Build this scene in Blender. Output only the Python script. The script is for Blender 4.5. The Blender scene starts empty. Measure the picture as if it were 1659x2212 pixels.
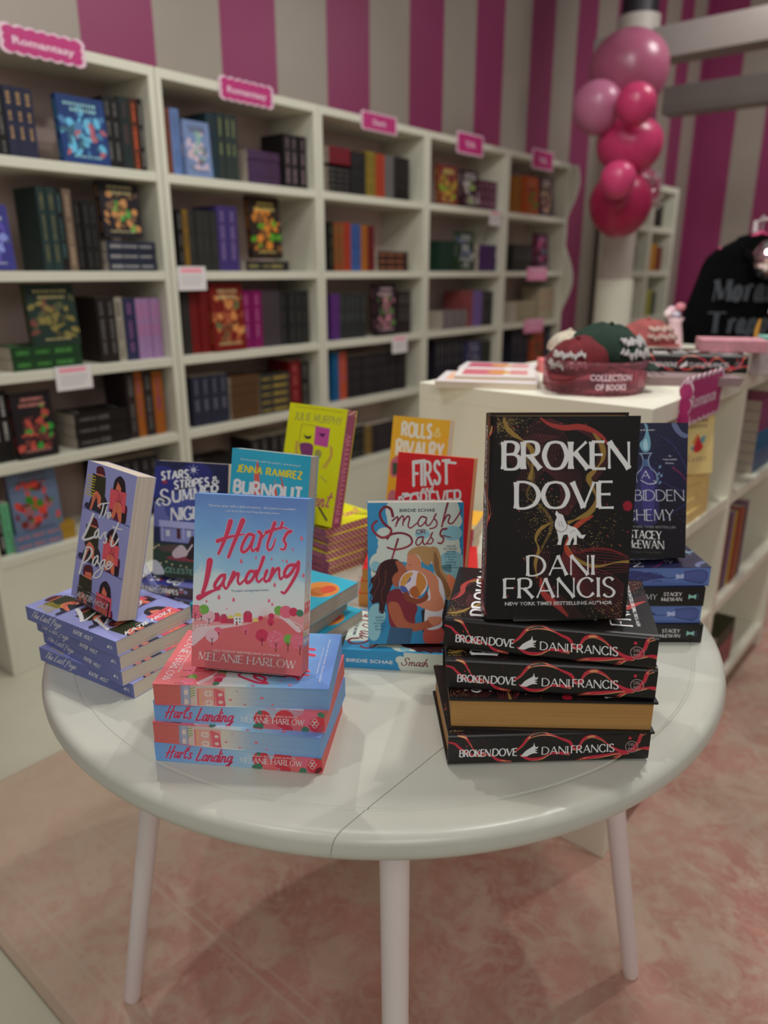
import bpy, bmesh, math, random
import numpy as np
from math import sin, cos, pi, radians, hypot, atan2, sqrt
from mathutils import Vector, Matrix

# ------------------------------------------------------------------ camera, world, lights, exposure
SC = bpy.context.scene
COL = SC.collection
TH = radians(39.8)                 # room axes against the viewing direction
EYE = 1.31
def CW(cx, cf):                    # right / forward of the photographer -> room x, y
    return (cx*cos(TH) - cf*sin(TH), cx*sin(TH) + cf*cos(TH))
cam_d = bpy.data.cameras.new('camera')
cam = bpy.data.objects.new('camera', cam_d); COL.objects.link(cam)
cam.location = (0, 0, EYE)
cam.rotation_euler = (radians(90-18.0), 0, TH)
cam_d.sensor_fit = 'VERTICAL'; cam_d.sensor_height = 36.0; cam_d.sensor_width = 27.0
cam_d.lens = 1600/2212*36.0
cam_d.clip_start = .02
cam_d.dof.use_dof = True
cam_d.dof.focus_distance = 0.93
cam_d.dof.aperture_fstop = 2.8
SC.camera = cam
SC.view_settings.view_transform = 'Standard'
SC.view_settings.look = 'None'
SC.view_settings.exposure = 0.0
SC.view_settings.gamma = 1.0
SC.view_settings.use_curve_mapping = False
world = bpy.data.worlds.new('shop_air'); SC.world = world
world.use_nodes = True
world.node_tree.nodes['Background'].inputs[0].default_value = (1.0, .955, .94, 1)
world.node_tree.nodes['Background'].inputs[1].default_value = 0.19

def area_light(name, loc, target, size, power, color=(1, .98, .93)):
    d = bpy.data.lights.new(name, 'AREA'); d.shape = 'DISK'; d.size = size
    d.energy = power; d.color = color
    o = bpy.data.objects.new(name, d); COL.objects.link(o)
    o.location = loc
    v = Vector(target) - Vector(loc)
    o.rotation_euler = v.to_track_quat('-Z', 'Y').to_euler()
    return o
def L(name, cx, cf, z, tx, tf, tz, size, power, color=(1, .985, .94)):
    a = CW(cx, cf); b = CW(tx, tf)
    return area_light(name, (a[0], a[1], z), (b[0], b[1], tz), size, power, color)
L('ceiling_spot_ahead_left', -.75, 2.35, 3.3, 0, 1.1, .7, .05, 12)
L('ceiling_spot_ahead_right', 1.25, 1.9, 3.3, 0, 1.1, .7, .05, 9.5)
L('ceiling_spot_near_left', -.9, .35, 3.3, 0, 1.1, .8, .06, 7)
L('fill_light_near', .3, -1.4, 2.5, .1, 1.6, .6, 1.1, 15)  # broad soft fill added behind the camera, not a shop fixture
for i, yy in enumerate((1.1, 2.7, 4.3)):
    area_light('track_spot_bookcases_%d' % i, (-1.1, yy, 2.9), (-2.6, yy+.1, .7), .35, 6.5)
area_light('track_spot_end_wall', (-.6, 6.0, 3.0), (-1.6, 8.3, .9), .6, 34)
area_light('track_spot_counter', (-.3, 1.5, 3.0), (-.8, 2.0, 1.0), .2, 15)

# ------------------------------------------------------------------ materials
def s2l(c):
    c = c/255.0
    return c/12.92 if c <= .04045 else ((c+.055)/1.055)**2.4
MATS = {}
GAIN = 1.75                        # paint reflectance over what the dim photo shows
def lin(rgb, g=None):
    g = GAIN if g is None else g
    return tuple(min(.95, s2l(v)*g) for v in rgb)
def M(rgb, rough=.45, g=None, metal=0.0, spec=.5, name=None):
    key = (tuple(rgb), rough, g, metal, spec)
    if key in MATS: return MATS[key]
    m = bpy.data.materials.new(name or 'ink_%d_%d_%d' % tuple(int(v) for v in rgb)); m.use_nodes = True
    b = m.node_tree.nodes['Principled BSDF']
    c = lin(rgb, g)
    b.inputs['Base Color'].default_value = (*c, 1)
    b.inputs['Roughness'].default_value = rough
    b.inputs['Metallic'].default_value = metal
    b.inputs['Specular IOR Level'].default_value = spec
    MATS[key] = m
    return m
def nodes(name):
    m = bpy.data.materials.new(name); m.use_nodes = True
    nt = m.node_tree
    return m, nt, nt.nodes['Principled BSDF']
def ramp(nt, stops, interp='LINEAR'):
    r = nt.nodes.new('ShaderNodeValToRGB'); cr = r.color_ramp; cr.interpolation = interp
    while len(cr.elements) < len(stops): cr.elements.new(.5)
    for e, (p, c) in zip(cr.elements, stops):
        e.position = p; e.color = (*c, 1)
    return r
def noise(nt, vec, scale, detail=3, rough=.5, dist=0):
    n = nt.nodes.new('ShaderNodeTexNoise'); n.inputs['Scale'].default_value = scale
    n.inputs['Detail'].default_value = detail; n.inputs['Roughness'].default_value = rough
    n.inputs['Distortion'].default_value = dist
    if vec is not None: nt.links.new(vec, n.inputs['Vector'])
    return n
def mapping(nt, scale=(1, 1, 1), rot=(0, 0, 0), loc=(0, 0, 0)):
    t = nt.nodes.new('ShaderNodeTexCoord'); m = nt.nodes.new('ShaderNodeMapping')
    m.inputs['Scale'].default_value = scale; m.inputs['Rotation'].default_value = rot; m.inputs['Location'].default_value = loc
    nt.links.new(t.outputs['Object'], m.inputs['Vector'])
    return m.outputs['Vector']
def mottled(name, c1, c2, scale=8, rough=.5, bump=0.0, g=None, stretch=(1, 1, 1), spec=.5, lo=.35, hi=.65):
    m, nt, b = nodes(name)
    v = mapping(nt, stretch)
    n = noise(nt, v, scale, 4)
    r = ramp(nt, [(lo, lin(c1, g)), (hi, lin(c2, g))])
    nt.links.new(n.outputs['Fac'], r.inputs['Fac']); nt.links.new(r.outputs['Color'], b.inputs['Base Color'])
    b.inputs['Roughness'].default_value = rough; b.inputs['Specular IOR Level'].default_value = spec
    if bump:
        bp = nt.nodes.new('ShaderNodeBump'); bp.inputs['Strength'].default_value = bump; bp.inputs['Distance'].default_value = .002
        nt.links.new(n.outputs['Fac'], bp.inputs['Height']); nt.links.new(bp.outputs['Normal'], b.inputs['Normal'])
    return m
def gradmat(name, axis, length, stops, wobble=.06, scale=18, rough=.35, g=None, lines=0.0, off=0.0):
    """watercolour gradient along one object axis (0 x, 1 y, 2 z)"""
    m, nt, b = nodes(name)
    v = mapping(nt)
    sep = nt.nodes.new('ShaderNodeSeparateXYZ'); nt.links.new(v, sep.inputs[0])
    n = noise(nt, v, scale, 5, .6)
    a = nt.nodes.new('ShaderNodeMath'); a.operation = 'MULTIPLY_ADD'
    nt.links.new(sep.outputs[axis], a.inputs[0]); a.inputs[1].default_value = 1/length; a.inputs[2].default_value = -wobble*.5 - off/length
    a2 = nt.nodes.new('ShaderNodeMath'); a2.operation = 'MULTIPLY_ADD'
    nt.links.new(n.outputs['Fac'], a2.inputs[0]); a2.inputs[1].default_value = wobble; nt.links.new(a.outputs[0], a2.inputs[2])
    r = ramp(nt, [(p, lin(c, g)) for p, c in stops])
    nt.links.new(a2.outputs[0], r.inputs['Fac'])
    out = r.outputs['Color']
    if lines:
        v2 = mapping(nt, (2, 2, 1500))
        n2 = noise(nt, v2, 1.0, 2)
        mx = nt.nodes.new('ShaderNodeMix'); mx.data_type = 'RGBA'; mx.blend_type = 'MULTIPLY'
        mx.inputs[0].default_value = lines
        nt.links.new(out, mx.inputs[6]); nt.links.new(n2.outputs['Fac'], mx.inputs[7]); out = mx.outputs[2]
    nt.links.new(out, b.inputs['Base Color'])
    b.inputs['Roughness'].default_value = rough
    return m
def pagemat(name, c1, c2, g=None):
    m, nt, b = nodes(name)
    v = mapping(nt, (4, 4, 1300))
    n = noise(nt, v, 1.0, 3, .7)
    r = ramp(nt, [(.3, lin(c1, g)), (.7, lin(c2, g))])
    nt.links.new(n.outputs['Fac'], r.inputs['Fac']); nt.links.new(r.outputs['Color'], b.inputs['Base Color'])
    b.inputs['Roughness'].default_value = .8
    bp = nt.nodes.new('ShaderNodeBump'); bp.inputs['Strength'].default_value = .25; bp.inputs['Distance'].default_value = .0006
    nt.links.new(n.outputs['Fac'], bp.inputs['Height']); nt.links.new(bp.outputs['Normal'], b.inputs['Normal'])
    return m
def acrylic(name, rgb=(250, 250, 250), alpha_like=1.0, rough=.02):
    m, nt, b = nodes(name)
    b.inputs['Base Color'].default_value = (*[s2l(v) for v in rgb], 1)
    b.inputs['Transmission Weight'].default_value = alpha_like
    b.inputs['Roughness'].default_value = rough; b.inputs['IOR'].default_value = 1.2
    return m

PAGES = pagemat('page_edges_cream', (162, 150, 136), (182, 170, 154))
PAGES_G = pagemat('page_edges_grey', (128, 118, 106), (160, 150, 138))
GOLD_PAGES = pagemat('page_edges_gilded', (142, 104, 56), (158, 120, 68))
CLEAR = acrylic('clear_acrylic')

# ------------------------------------------------------------------ mesh builder
class MB:
    def __init__(s): s.v = []; s.f = []; s.m = []
    def add(s, vs, fs, m=0):
        o = len(s.v); s.v += [tuple(p) for p in vs]
        for f in fs: s.f.append([i+o for i in f]); s.m.append(m)
        return s
    def box(s, x0, x1, y0, y1, z0, z1, m=0):
        vs = [(x, y, z) for z in (z0, z1) for y in (y0, y1) for x in (x0, x1)]
        return s.add(vs, [(0, 2, 3, 1), (4, 5, 7, 6), (0, 1, 5, 4), (2, 6, 7, 3), (0, 4, 6, 2), (1, 3, 7, 5)], m)
    def boxm(s, x0, x1, y0, y1, z0, z1, ms):     # materials for -z +z -y +y -x +x
        vs = [(x, y, z) for z in (z0, z1) for y in (y0, y1) for x in (x0, x1)]
        for f, m in zip([(0, 2, 3, 1), (4, 5, 7, 6), (0, 1, 5, 4), (2, 6, 7, 3), (0, 4, 6, 2), (1, 3, 7, 5)], ms):
            s.add(vs, [f], m)
        return s
    def prism(s, pts, d, m=0, axis=2, a=0.0):
        """polygon (2D) extruded from a to a+d along an axis"""
        def P(p, h):
            return {2: (p[0], p[1], h), 1: (p[0], h, p[1]), 0: (h, p[0], p[1])}[axis]
        n = len(pts); vs = [P(p, a) for p in pts] + [P(p, a+d) for p in pts]
        fs = [list(range(n))[::-1], list(range(n, 2*n))] + [(i, (i+1) % n, n+(i+1) % n, n+i) for i in range(n)]
        return s.add(vs, fs, m)
    def tube(s, pts, radii, m=0, seg=12, caps=True):
        pts = [Vector(p) for p in pts]; rings = []
        if not hasattr(radii, '__len__'): radii = [radii]*len(pts)
        up = None
        for i, p in enumerate(pts):
            t = (pts[min(i+1, len(pts)-1)] - pts[max(i-1, 0)]).normalized()
            if up is None: up = Vector((0, 0, 1)) if abs(t.z) < .9 else Vector((1, 0, 0))
            a = t.cross(up).normalized(); b = a.cross(t); up = b
            rings.append([p + (a*cos(2*pi*k/seg) + b*sin(2*pi*k/seg))*radii[i] for k in range(seg)])
        vs = [q for r in rings for q in r]; fs = []
        for i in range(len(pts)-1):
            for k in range(seg):
                fs.append((i*seg+k, i*seg+(k+1) % seg, (i+1)*seg+(k+1) % seg, (i+1)*seg+k))
        if caps: fs += [list(range(seg))[::-1], [(len(pts)-1)*seg+k for k in range(seg)]]
        return s.add(vs, fs, m)
    def lathe(s, prof, m=0, seg=48, c=(0, 0), fn=None, closed=False):
        vs = []; n = len(prof)
        for k in range(seg):
            a = 2*pi*k/seg
            for (r, z) in prof:
                rr = r*(fn(a, z) if fn else 1)
                vs.append((c[0]+rr*cos(a), c[1]+rr*sin(a), z))
        fs = []
        for k in range(seg):
            k2 = (k+1) % seg
            for i in range(n if closed else n-1):
                j = (i+1) % n
                fs.append((k*n+i, k2*n+i, k2*n+j, k*n+j))
        return s.add(vs, fs, m)
    def ball(s, c, r, m=0, seg=24, rings=14, fn=None):
        vs = []; fs = []
        for i in range(rings+1):
            t = pi*i/rings
            for k in range(seg):
                a = 2*pi*k/seg
                x, y, z = sin(t)*cos(a), sin(t)*sin(a), cos(t)
                q = fn(x, y, z) if fn else (x, y, z)
                rr = r if hasattr(r, '__len__') else (r, r, r)
                vs.append((c[0]+q[0]*rr[0], c[1]+q[1]*rr[1], c[2]+q[2]*rr[2]))
        for i in range(rings):
            for k in range(seg):
                fs.append((i*seg+k, (i+1)*seg+k, (i+1)*seg+(k+1) % seg, i*seg+(k+1) % seg))
        return s.add(vs, fs, m)
    def mesh(s, name, mats, smooth=False):
        me = bpy.data.meshes.new(name)
        me.from_pydata(s.v, [], s.f)
        for mt in mats: me.materials.append(mt)
        me.polygons.foreach_set('material_index', s.m)
        if smooth: me.polygons.foreach_set('use_smooth', [True]*len(s.f))
        me.update()
        return me
    def build(s, name, mats, parent=None, smooth=False, bevel=0, loc=None, rz=None, weld=False):
        if not isinstance(mats, (list, tuple)): mats = [mats]
        me = s.mesh(name, mats, smooth)
        if smooth or weld:
            bm = bmesh.new(); bm.from_mesh(me); bmesh.ops.remove_doubles(bm, verts=bm.verts, dist=1e-6); bm.to_mesh(me); bm.free()
        o = bpy.data.objects.new(name, me); COL.objects.link(o)
        if parent: o.parent = parent
        if loc: o.location = loc
        if rz is not None: o.rotation_euler = (0, 0, rz)
        if bevel:
            b = o.modifiers.new('edge', 'BEVEL'); b.width = bevel; b.segments = 2; b.limit_method = 'ANGLE'; b.angle_limit = radians(50)
        return o
def tag(o, label=None, cat=None, group=None, kind=None):
    if label: o['label'] = label
    if cat: o['category'] = cat
    if group: o['group'] = group
    if kind: o['kind'] = kind
    return o
def empty(name, label, cat, loc=(0, 0, 0), rot=(0, 0, 0), group=None):
    o = bpy.data.objects.new(name, None); COL.objects.link(o); o.empty_display_size = .05
    o.location = loc; o.rotation_euler = rot
    return tag(o, label, cat, group)

# ------------------------------------------------------------------ flat artwork, printed on a surface in thin layers
def homography(src, w, h):
    """photo quad TL TR BR BL -> (0,h) (w,h) (w,0) (0,0)"""
    dst = [(0, h), (w, h), (w, 0), (0, 0)]; A = []; B = []
    for (x, y), (X, Y) in zip(src, dst):
        A.append([x, y, 1, 0, 0, 0, -X*x, -X*y]); B.append(X)
        A.append([0, 0, 0, x, y, 1, -Y*x, -Y*y]); B.append(Y)
    p = np.linalg.solve(np.array(A, float), np.array(B, float))
    def f(x, y):
        d = p[6]*x+p[7]*y+1
        return ((p[0]*x+p[1]*y+p[2])/d, (p[3]*x+p[4]*y+p[5])/d)
    return f
def spline(pts, n=7):
    if len(pts) < 3: return [tuple(map(float, p)) for p in pts]
    P = [pts[0]] + list(pts) + [pts[-1]]; out = []
    for i in range(1, len(P)-2):
        p0, p1, p2, p3 = [np.array(q, float) for q in P[i-1:i+3]]
        for k in range(n):
            t = k/n
            out.append(tuple(.5*((2*p1)+(-p0+p2)*t+(2*p0-5*p1+4*p2-p3)*t*t+(-p0+3*p1-3*p2+p3)*t**3)))
    out.append(tuple(map(float, pts[-1])))
    return out
CAPS = {
 'A': (.80, 't0,0 .4,1;k.4,1 .8,0;t.15,.36 .65,.36'), 'B': (.60, 'k0,0 0,1;c0,1 .32,1 .5,.9 .52,.74 .4,.57 0,.53;c0,.53 .4,.53 .6,.4 .6,.16 .4,0 0,0'),
 'C': (.76, 'c.72,.8 .58,.95 .4,1 .14,.86 0,.5 .14,.14 .4,0 .6,.05 .76,.22'), 'D': (.78, 'k0,0 0,1;c0,1 .32,1 .64,.84 .78,.5 .64,.16 .32,0 0,0'),
 'E': (.52, 'k0,0 0,1;t0,1 .5,1;t0,.52 .42,.52;t0,0 .53,0'), 'F': (.5, 'k0,0 0,1;t0,1 .5,1;t0,.52 .42,.52'),
 'G': (.8, 'c.74,.82 .58,.96 .4,1 .14,.86 0,.5 .14,.14 .4,0 .62,.04 .76,.14;k.76,.12 .76,.42;t.5,.42 .8,.42'), 'H': (.74, 'k0,0 0,1;k.74,0 .74,1;t0,.52 .74,.52'),
 'I': (.06, 'k.03,0 .03,1'), 'J': (.35, 'ck.32,1 .32,.2 .2,0 0,.06'), 'K': (.68, 'k0,0 0,1;t0,.45 .62,1;k.18,.58 .68,0'), 'L': (.52, 'k0,0 0,1;t0,0 .52,0'),
 'M': (.92, 't.04,0 .1,1;k.1,1 .46,.1;t.46,.1 .82,1;k.82,1 .9,0'), 'N': (.78, 't0,0 0,1;k0,1 .78,0;t.78,0 .78,1'), 'O': (.88, 'c.44,1 .16,.9 0,.5 .16,.1 .44,0 .72,.1 .88,.5 .72,.9 .44,1'),
 'P': (.58, 'k0,0 0,1;c0,1 .36,1 .56,.88 .56,.6 .36,.47 0,.47'), 'R': (.66, 'k0,0 0,1;c0,1 .36,1 .54,.88 .54,.62 .36,.5 0,.5;k.24,.5 .66,0'),
 'S': (.56, 'c.5,.86 .36,.99 .16,.97 .04,.8 .12,.6 .4,.44 .54,.24 .42,.03 .2,0 .02,.14'), 'T': (.66, 'k.33,0 .33,1;t0,1 .66,1'), 'U': (.72, 'ck0,1 0,.35 .12,.04 .36,0 .6,.04 .72,.35 .72,1'),
 'V': (.78, 'k0,1 .4,0;t.4,0 .78,1'), 'W': (1.1, 'k0,1 .3,0;t.3,0 .55,.95;k.55,.95 .82,0;t.82,0 1.1,1'), 'X': (.7, 'k0,1 .7,0;t0,0 .7,1'), 'Y': (.7, 'k0,1 .35,.48;t.7,1 .35,.48;k.35,.5 .35,0'),
 'Z': (.6, 't0,1 .6,1;k.6,1 0,0;t0,0 .6,0'), 'c': (.45, 'c.44,.5 .25,.62 .05,.45 .03,.2 .2,0 .45,.1'), '&': (.7, 'c.7,.1 .5,.4 .2,.8 .3,1 .45,.9 .4,.7 .1,.4 .05,.15 .25,0 .5,.1 .68,.45'),
 ',': (.1, 'k.08,.08 .0,-.16'), '.': (.1, 'k.05,0 .05,.08'), "'": (.1, 'k.06,1 .03,.75'), '-': (.4, 't0,.4 .4,.4'),
}
SCRIPT = {
 'H': (.72, 'c.22,1 .12,.5 0,-.05;c.62,1.08 .5,.5 .38,-.12;c-.1,.38 .2,.45 .74,.6'), 'L': (.5, 'c.24,1.05 .14,.6 .02,.02;c-.02,.05 .15,.0 .34,.06 .56,.04'), 'T': (.55, 'c0,.92 .25,1 .56,.98;c.3,1 .22,.5 .14,0'),
 'P': (.55, 'c.2,.92 .1,.4 -.06,-.35;c-.02,.7 .1,.98 .4,1.05 .56,.82 .46,.55 .2,.42 .06,.46'), 'S': (.62, 'c.6,.8 .56,1 .4,1.04 .24,.9 .26,.66 .4,.45 .38,.15 .16,-.02 -.04,.1 -.1,.34'),
 'a': (.46, 'c.36,.46 .22,.52 .08,.36 .04,.12 .14,.0 .28,.14 .38,.46;c.39,.48 .34,.18 .38,.0 .52,.12'), 'r': (.34, 'c.06,.5 .1,.3 .04,0;c.06,.2 .16,.42 .26,.52 .34,.44'),
 't': (.34, 'c.26,1 .16,.4 .14,.1 .22,.0 .34,.1;c.02,.66 .2,.68 .44,.74'), "'": (.12, 'c.1,1.1 .04,.82'), 's': (.3, 'c.32,.46 .2,.54 .1,.44 .14,.3 .26,.2 .22,.02 .08,-.02 -.02,.08'),
 'n': (.46, 'c.08,.5 .06,.25 .02,0;c.05,.22 .18,.46 .3,.48 .33,.34 .28,.08 .36,-.0 .48,.12'), 'm': (.72, 'c.08,.5 .06,.25 .02,0;c.05,.22 .16,.46 .28,.46 .3,.3 .26,.0;c.28,.2 .4,.46 .52,.46 .56,.3 .52,.06 .58,.0 .72,.12'),
 'd': (.46, 'c.36,.46 .2,.5 .06,.3 .06,.06 .16,.0 .3,.16 .44,.7 .5,1.05;c.4,.5 .34,.1 .4,-.02 .5,.1'), 'i': (.2, 'c.08,.48 .06,.12 .12,.0 .22,.1;c.14,.7 .16,.76'),
 'g': (.46, 'c.4,.46 .22,.52 .08,.34 .08,.1 .2,.06 .34,.24 .42,.5;c.42,.5 .34,-.1 .2,-.5 .02,-.56 .02,-.36 .3,-.12 .5,.06'), 'h': (.44, 'c.24,1.05 .1,.5 .0,0;c.05,.22 .18,.46 .28,.46 .3,.28 .26,.06 .34,.0 .46,.12'),
 'e': (.38, 'c.06,.22 .22,.26 .32,.4 .22,.52 .08,.38 .06,.12 .18,.0 .3,.06 .4,.18'), 'p': (.5, 'c.1,.52 .04,.1 -.08,-.55;c.0,.1 .1,.42 .3,.52 .4,.36 .32,.08 .16,.0 .04,.1'),
 'o': (.4, 'c.2,.5 .06,.34 .06,.1 .18,0 .32,.14 .34,.38 .2,.5'), 'l': (.2, 'c.2,1 .06,.4 .08,.02 .2,.06'), 'y': (.42, 'c.06,.5 .08,.16 .2,.06 .34,.3 .4,.5;c.4,.5 .3,-.1 .1,-.5 -.06,-.4 .3,-.05'), 'f': (.3, 'c.34,.9 .2,1 .12,.6 .08,0 .0,-.4;c0,.46 .3,.5'),
 'M': (.9, 'c0,0 .12,.95;c.12,.95 .36,.1;c.36,.1 .64,1;c.64,1 .7,.4 .82,0'),'R':(.6,'c.14,.95 .06,0;c.0,.85 .3,1.02 .52,.85 .4,.55 .1,.5;c.2,.5 .4,.2 .6,0'),
}
_FC = {}
def parse(font, ch):
    k = (id(font), ch)
    if k not in _FC:
        w, d = font[ch]; ss = []
        for st in d.split(';'):
            fl = ''
            while st[0] in 'ckt': fl += st[0]; st = st[1:]
            ss.append((fl, [tuple(float(q) for q in p.split(',')) for p in st.split()]))
        _FC[k] = (w, ss)
    return _FC[k]
_TC = {}
def font_polys(txt, bold=0.0):
    k = (txt, bold)
    if k not in _TC:
        cu = bpy.data.curves.new('t', 'FONT'); cu.body = txt; cu.size = 1; cu.offset = bold; cu.resolution_u = 2
        o = bpy.data.objects.new('t', cu); COL.objects.link(o)
        dg = bpy.context.evaluated_depsgraph_get(); me = o.evaluated_get(dg).to_mesh()
        _TC[k] = ([(v.co.x, v.co.y) for v in me.vertices], [list(p.vertices) for p in me.polygons])
        o.evaluated_get(dg).to_mesh_clear(); bpy.data.objects.remove(o); bpy.data.curves.remove(cu)
    return _TC[k]

class Art:
    """2D artwork in photo-like units (y down); f maps to the printed plane"""
    def __init__(s, f): s.f = f; s.items = []; s.l = 1; s.k = 0
    def up(s, n=1): s.l += n; return s
    def poly(s, pts, mat):
        s.k = (s.k+1) % 5
        s.items.append(([s.f(*p) for p in pts], [list(range(len(pts)))], mat, s.l+s.k*.17)); return s
    def cpoly(s, pts, mat, n=5):
        P = list(pts); Q = P[-2:] + P + P[:2]; sp = []
        for i in range(1+0, len(P)+1):
            p0, p1, p2, p3 = [np.array(q, float) for q in (P[(i-2) % len(P)], P[(i-1) % len(P)], P[i % len(P)], P[(i+1) % len(P)])]
            for k in range(n):
                t = k/n
                sp.append(tuple(.5*((2*p1)+(-p0+p2)*t+(2*p0-5*p1+4*p2-p3)*t*t+(-p0+3*p1-3*p2+p3)*t**3)))
        return s.poly(sp, mat)
    def rect(s, x0, y0, x1, y1, mat): return s.poly([(x0, y0), (x1, y0), (x1, y1), (x0, y1)], mat)
    def ell(s, cx, cy, rx, ry, mat, n=18, rot=0, a0=0, a1=2*pi):
        c, d = cos(rot), sin(rot); P = []
        for k in range(n):
            a = a0+(a1-a0)*k/(n if a1-a0 > 6.2 else n-1); x, y = rx*cos(a), ry*sin(a)
            P.append((cx+x*c-y*d, cy+x*d+y*c))
        return s.poly(P, mat)
    def stroke(s, pts, w, mat, sp=True, cap=True, w1=None, wf=None):
        """ribbon along points; w constant, w->w1 taper, or wf(t, dx, dy)"""
        P = spline(pts) if sp else [tuple(map(float, p)) for p in pts]
        n = len(P); LN = [0]
        for i in range(1, n): LN.append(LN[-1]+hypot(P[i][0]-P[i-1][0], P[i][1]-P[i-1][1]))
        T = LN[-1] or 1; vs = []
        for i in range(n):
            a, b = P[max(i-1, 0)], P[min(i+1, n-1)]
            dx, dy = b[0]-a[0], b[1]-a[1]; q = hypot(dx, dy) or 1; dx /= q; dy /= q; t = LN[i]/T
            ww = wf(t, dx, dy) if wf else (w if w1 is None else w+(w1-w)*t)
            vs += [(P[i][0]-dy*ww/2, P[i][1]+dx*ww/2), (P[i][0]+dy*ww/2, P[i][1]-dx*ww/2)]
            if cap and i in (0, n-1): s.ell(P[i][0], P[i][1], ww/2, ww/2, mat, 8)
        s.k = (s.k+1) % 5
        s.items.append(([s.f(*p) for p in vs], [(2*i, 2*i+1, 2*i+3, 2*i+2) for i in range(n-1)], mat, s.l+s.k*.17)); return s
    def letter(s, txt, x0, y0, x1, y1, hgt, mat, font=CAPS, thick=.16, thin=.08, flare=.35, fp=6, gap=.2, slant=0, cap=False, grow=0, warp=None):
        """single-stroke lettering between two baseline points"""
        tot = 0
        for ch in txt: tot += (.35 if ch == ' ' else parse(font, ch)[0]+gap)
        tot -= gap
        Lx, Ly = x1-x0, y1-y0; LL = hypot(Lx, Ly); ux, uy = Lx/LL, Ly/LL; sx = LL/tot
        x = 0
        for ch in txt:
            if ch == ' ': x += .35; continue
            w, ss = parse(font, ch)
            def Q(p):
                px = (x+p[0])*sx + slant*p[1]*hgt; py = p[1]*hgt
                if warp: py += warp((x+p[0])/tot)*hgt
                return (x0+ux*px+uy*py, y0+uy*px-ux*py)
            for fl, pts in ss:
                P = spline(pts, 6) if 'c' in fl else [tuple(np.array(pts[i])+(np.array(pts[i+1])-np.array(pts[i]))*k/6) for i in range(len(pts)-1) for k in range(6)]+[pts[-1]]
                Pm = [Q(p) for p in P]
                def wf(t, dx, dy, fl=fl, P=P):
                    e = abs(2*t-1)**fp
                    dv = abs(-dx*uy*0 + (dx*uy*-1+dy*ux))
                    if 'k' in fl: b = thick
                    elif 't' in fl: b = thin
                    else: b = thin+(thick-thin)*dv**1.5
                    fe = flare if ('c' not in fl or font is CAPS and ch in 'CSG') else 0
                    return hgt*(b*(1+fe*e))+grow
                s.stroke(Pm, 0, mat, sp=False, cap=cap, wf=wf)
            x += w+gap
        return s
    def text(s, txt, x0, y0, x1, y1, mat, bold=0.0, hgt=None):
        vs, fs = font_polys(txt, bold)
        if not vs: return s
        mx = max(v[0] for v in vs); LX, LY = x1-x0, y1-y0; LL = hypot(LX, LY); ux, uy = LX/LL, LY/LL; sc = LL/mx
        sy = sc if hgt is None else hgt/.73
        P = [s.f(x0+ux*v[0]*sc+uy*v[1]*sy, y0+uy*v[0]*sc-ux*v[1]*sy) for v in vs]
        s.items.append((P, fs, mat, s.l)); return s
    def copy(s, i0, i1, dx, dy):
        for it in s.items[i0:i1]:
            s.items.append(([(p[0]+dx, p[1]+dy) for p in it[0]], it[1], it[2], it[3]))
        return s
    def emit(s, mb, mats, plane, clip=None):
        """write to a mesh builder; plane(u, v, e) -> xyz with e the layer lift; clip=(w,h)"""
        for P, fs, mat, l in s.items:
            if mat not in mats: mats.append(mat)
            if clip:
                w, h = clip
                out = []
                for f in fs:
                    q = [P[i] for i in f]
                    if all(0 <= p[0] <= w and 0 <= p[1] <= h for p in q): out.append(q); continue
                    q = clip_poly(q, w, h)
                    if len(q) > 2: out.append(q)
                for q in out:
                    mb.add([plane(p[0], p[1], l*4e-5) for p in q], [list(range(len(q)))], mats.index(mat))
            else:
                mb.add([plane(p[0], p[1], l*4e-5) for p in P], fs, mats.index(mat))
def clip_poly(q, w, h):
    for ax, lim, sg in ((0, 0, 1), (0, w, -1), (1, 0, 1), (1, h, -1)):
        out = []
        for i in range(len(q)):
            a, b = q[i], q[(i+1) % len(q)]
            ia, ib = sg*(a[ax]-lim) >= 0, sg*(b[ax]-lim) >= 0
            if ia: out.append(a)
            if ia != ib:
                t = (lim-a[ax])/(b[ax]-a[ax]); out.append((a[0]+(b[0]-a[0])*t, a[1]+(b[1]-a[1])*t))
        q = out
        if len(q) < 3: return []
    return q
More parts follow.
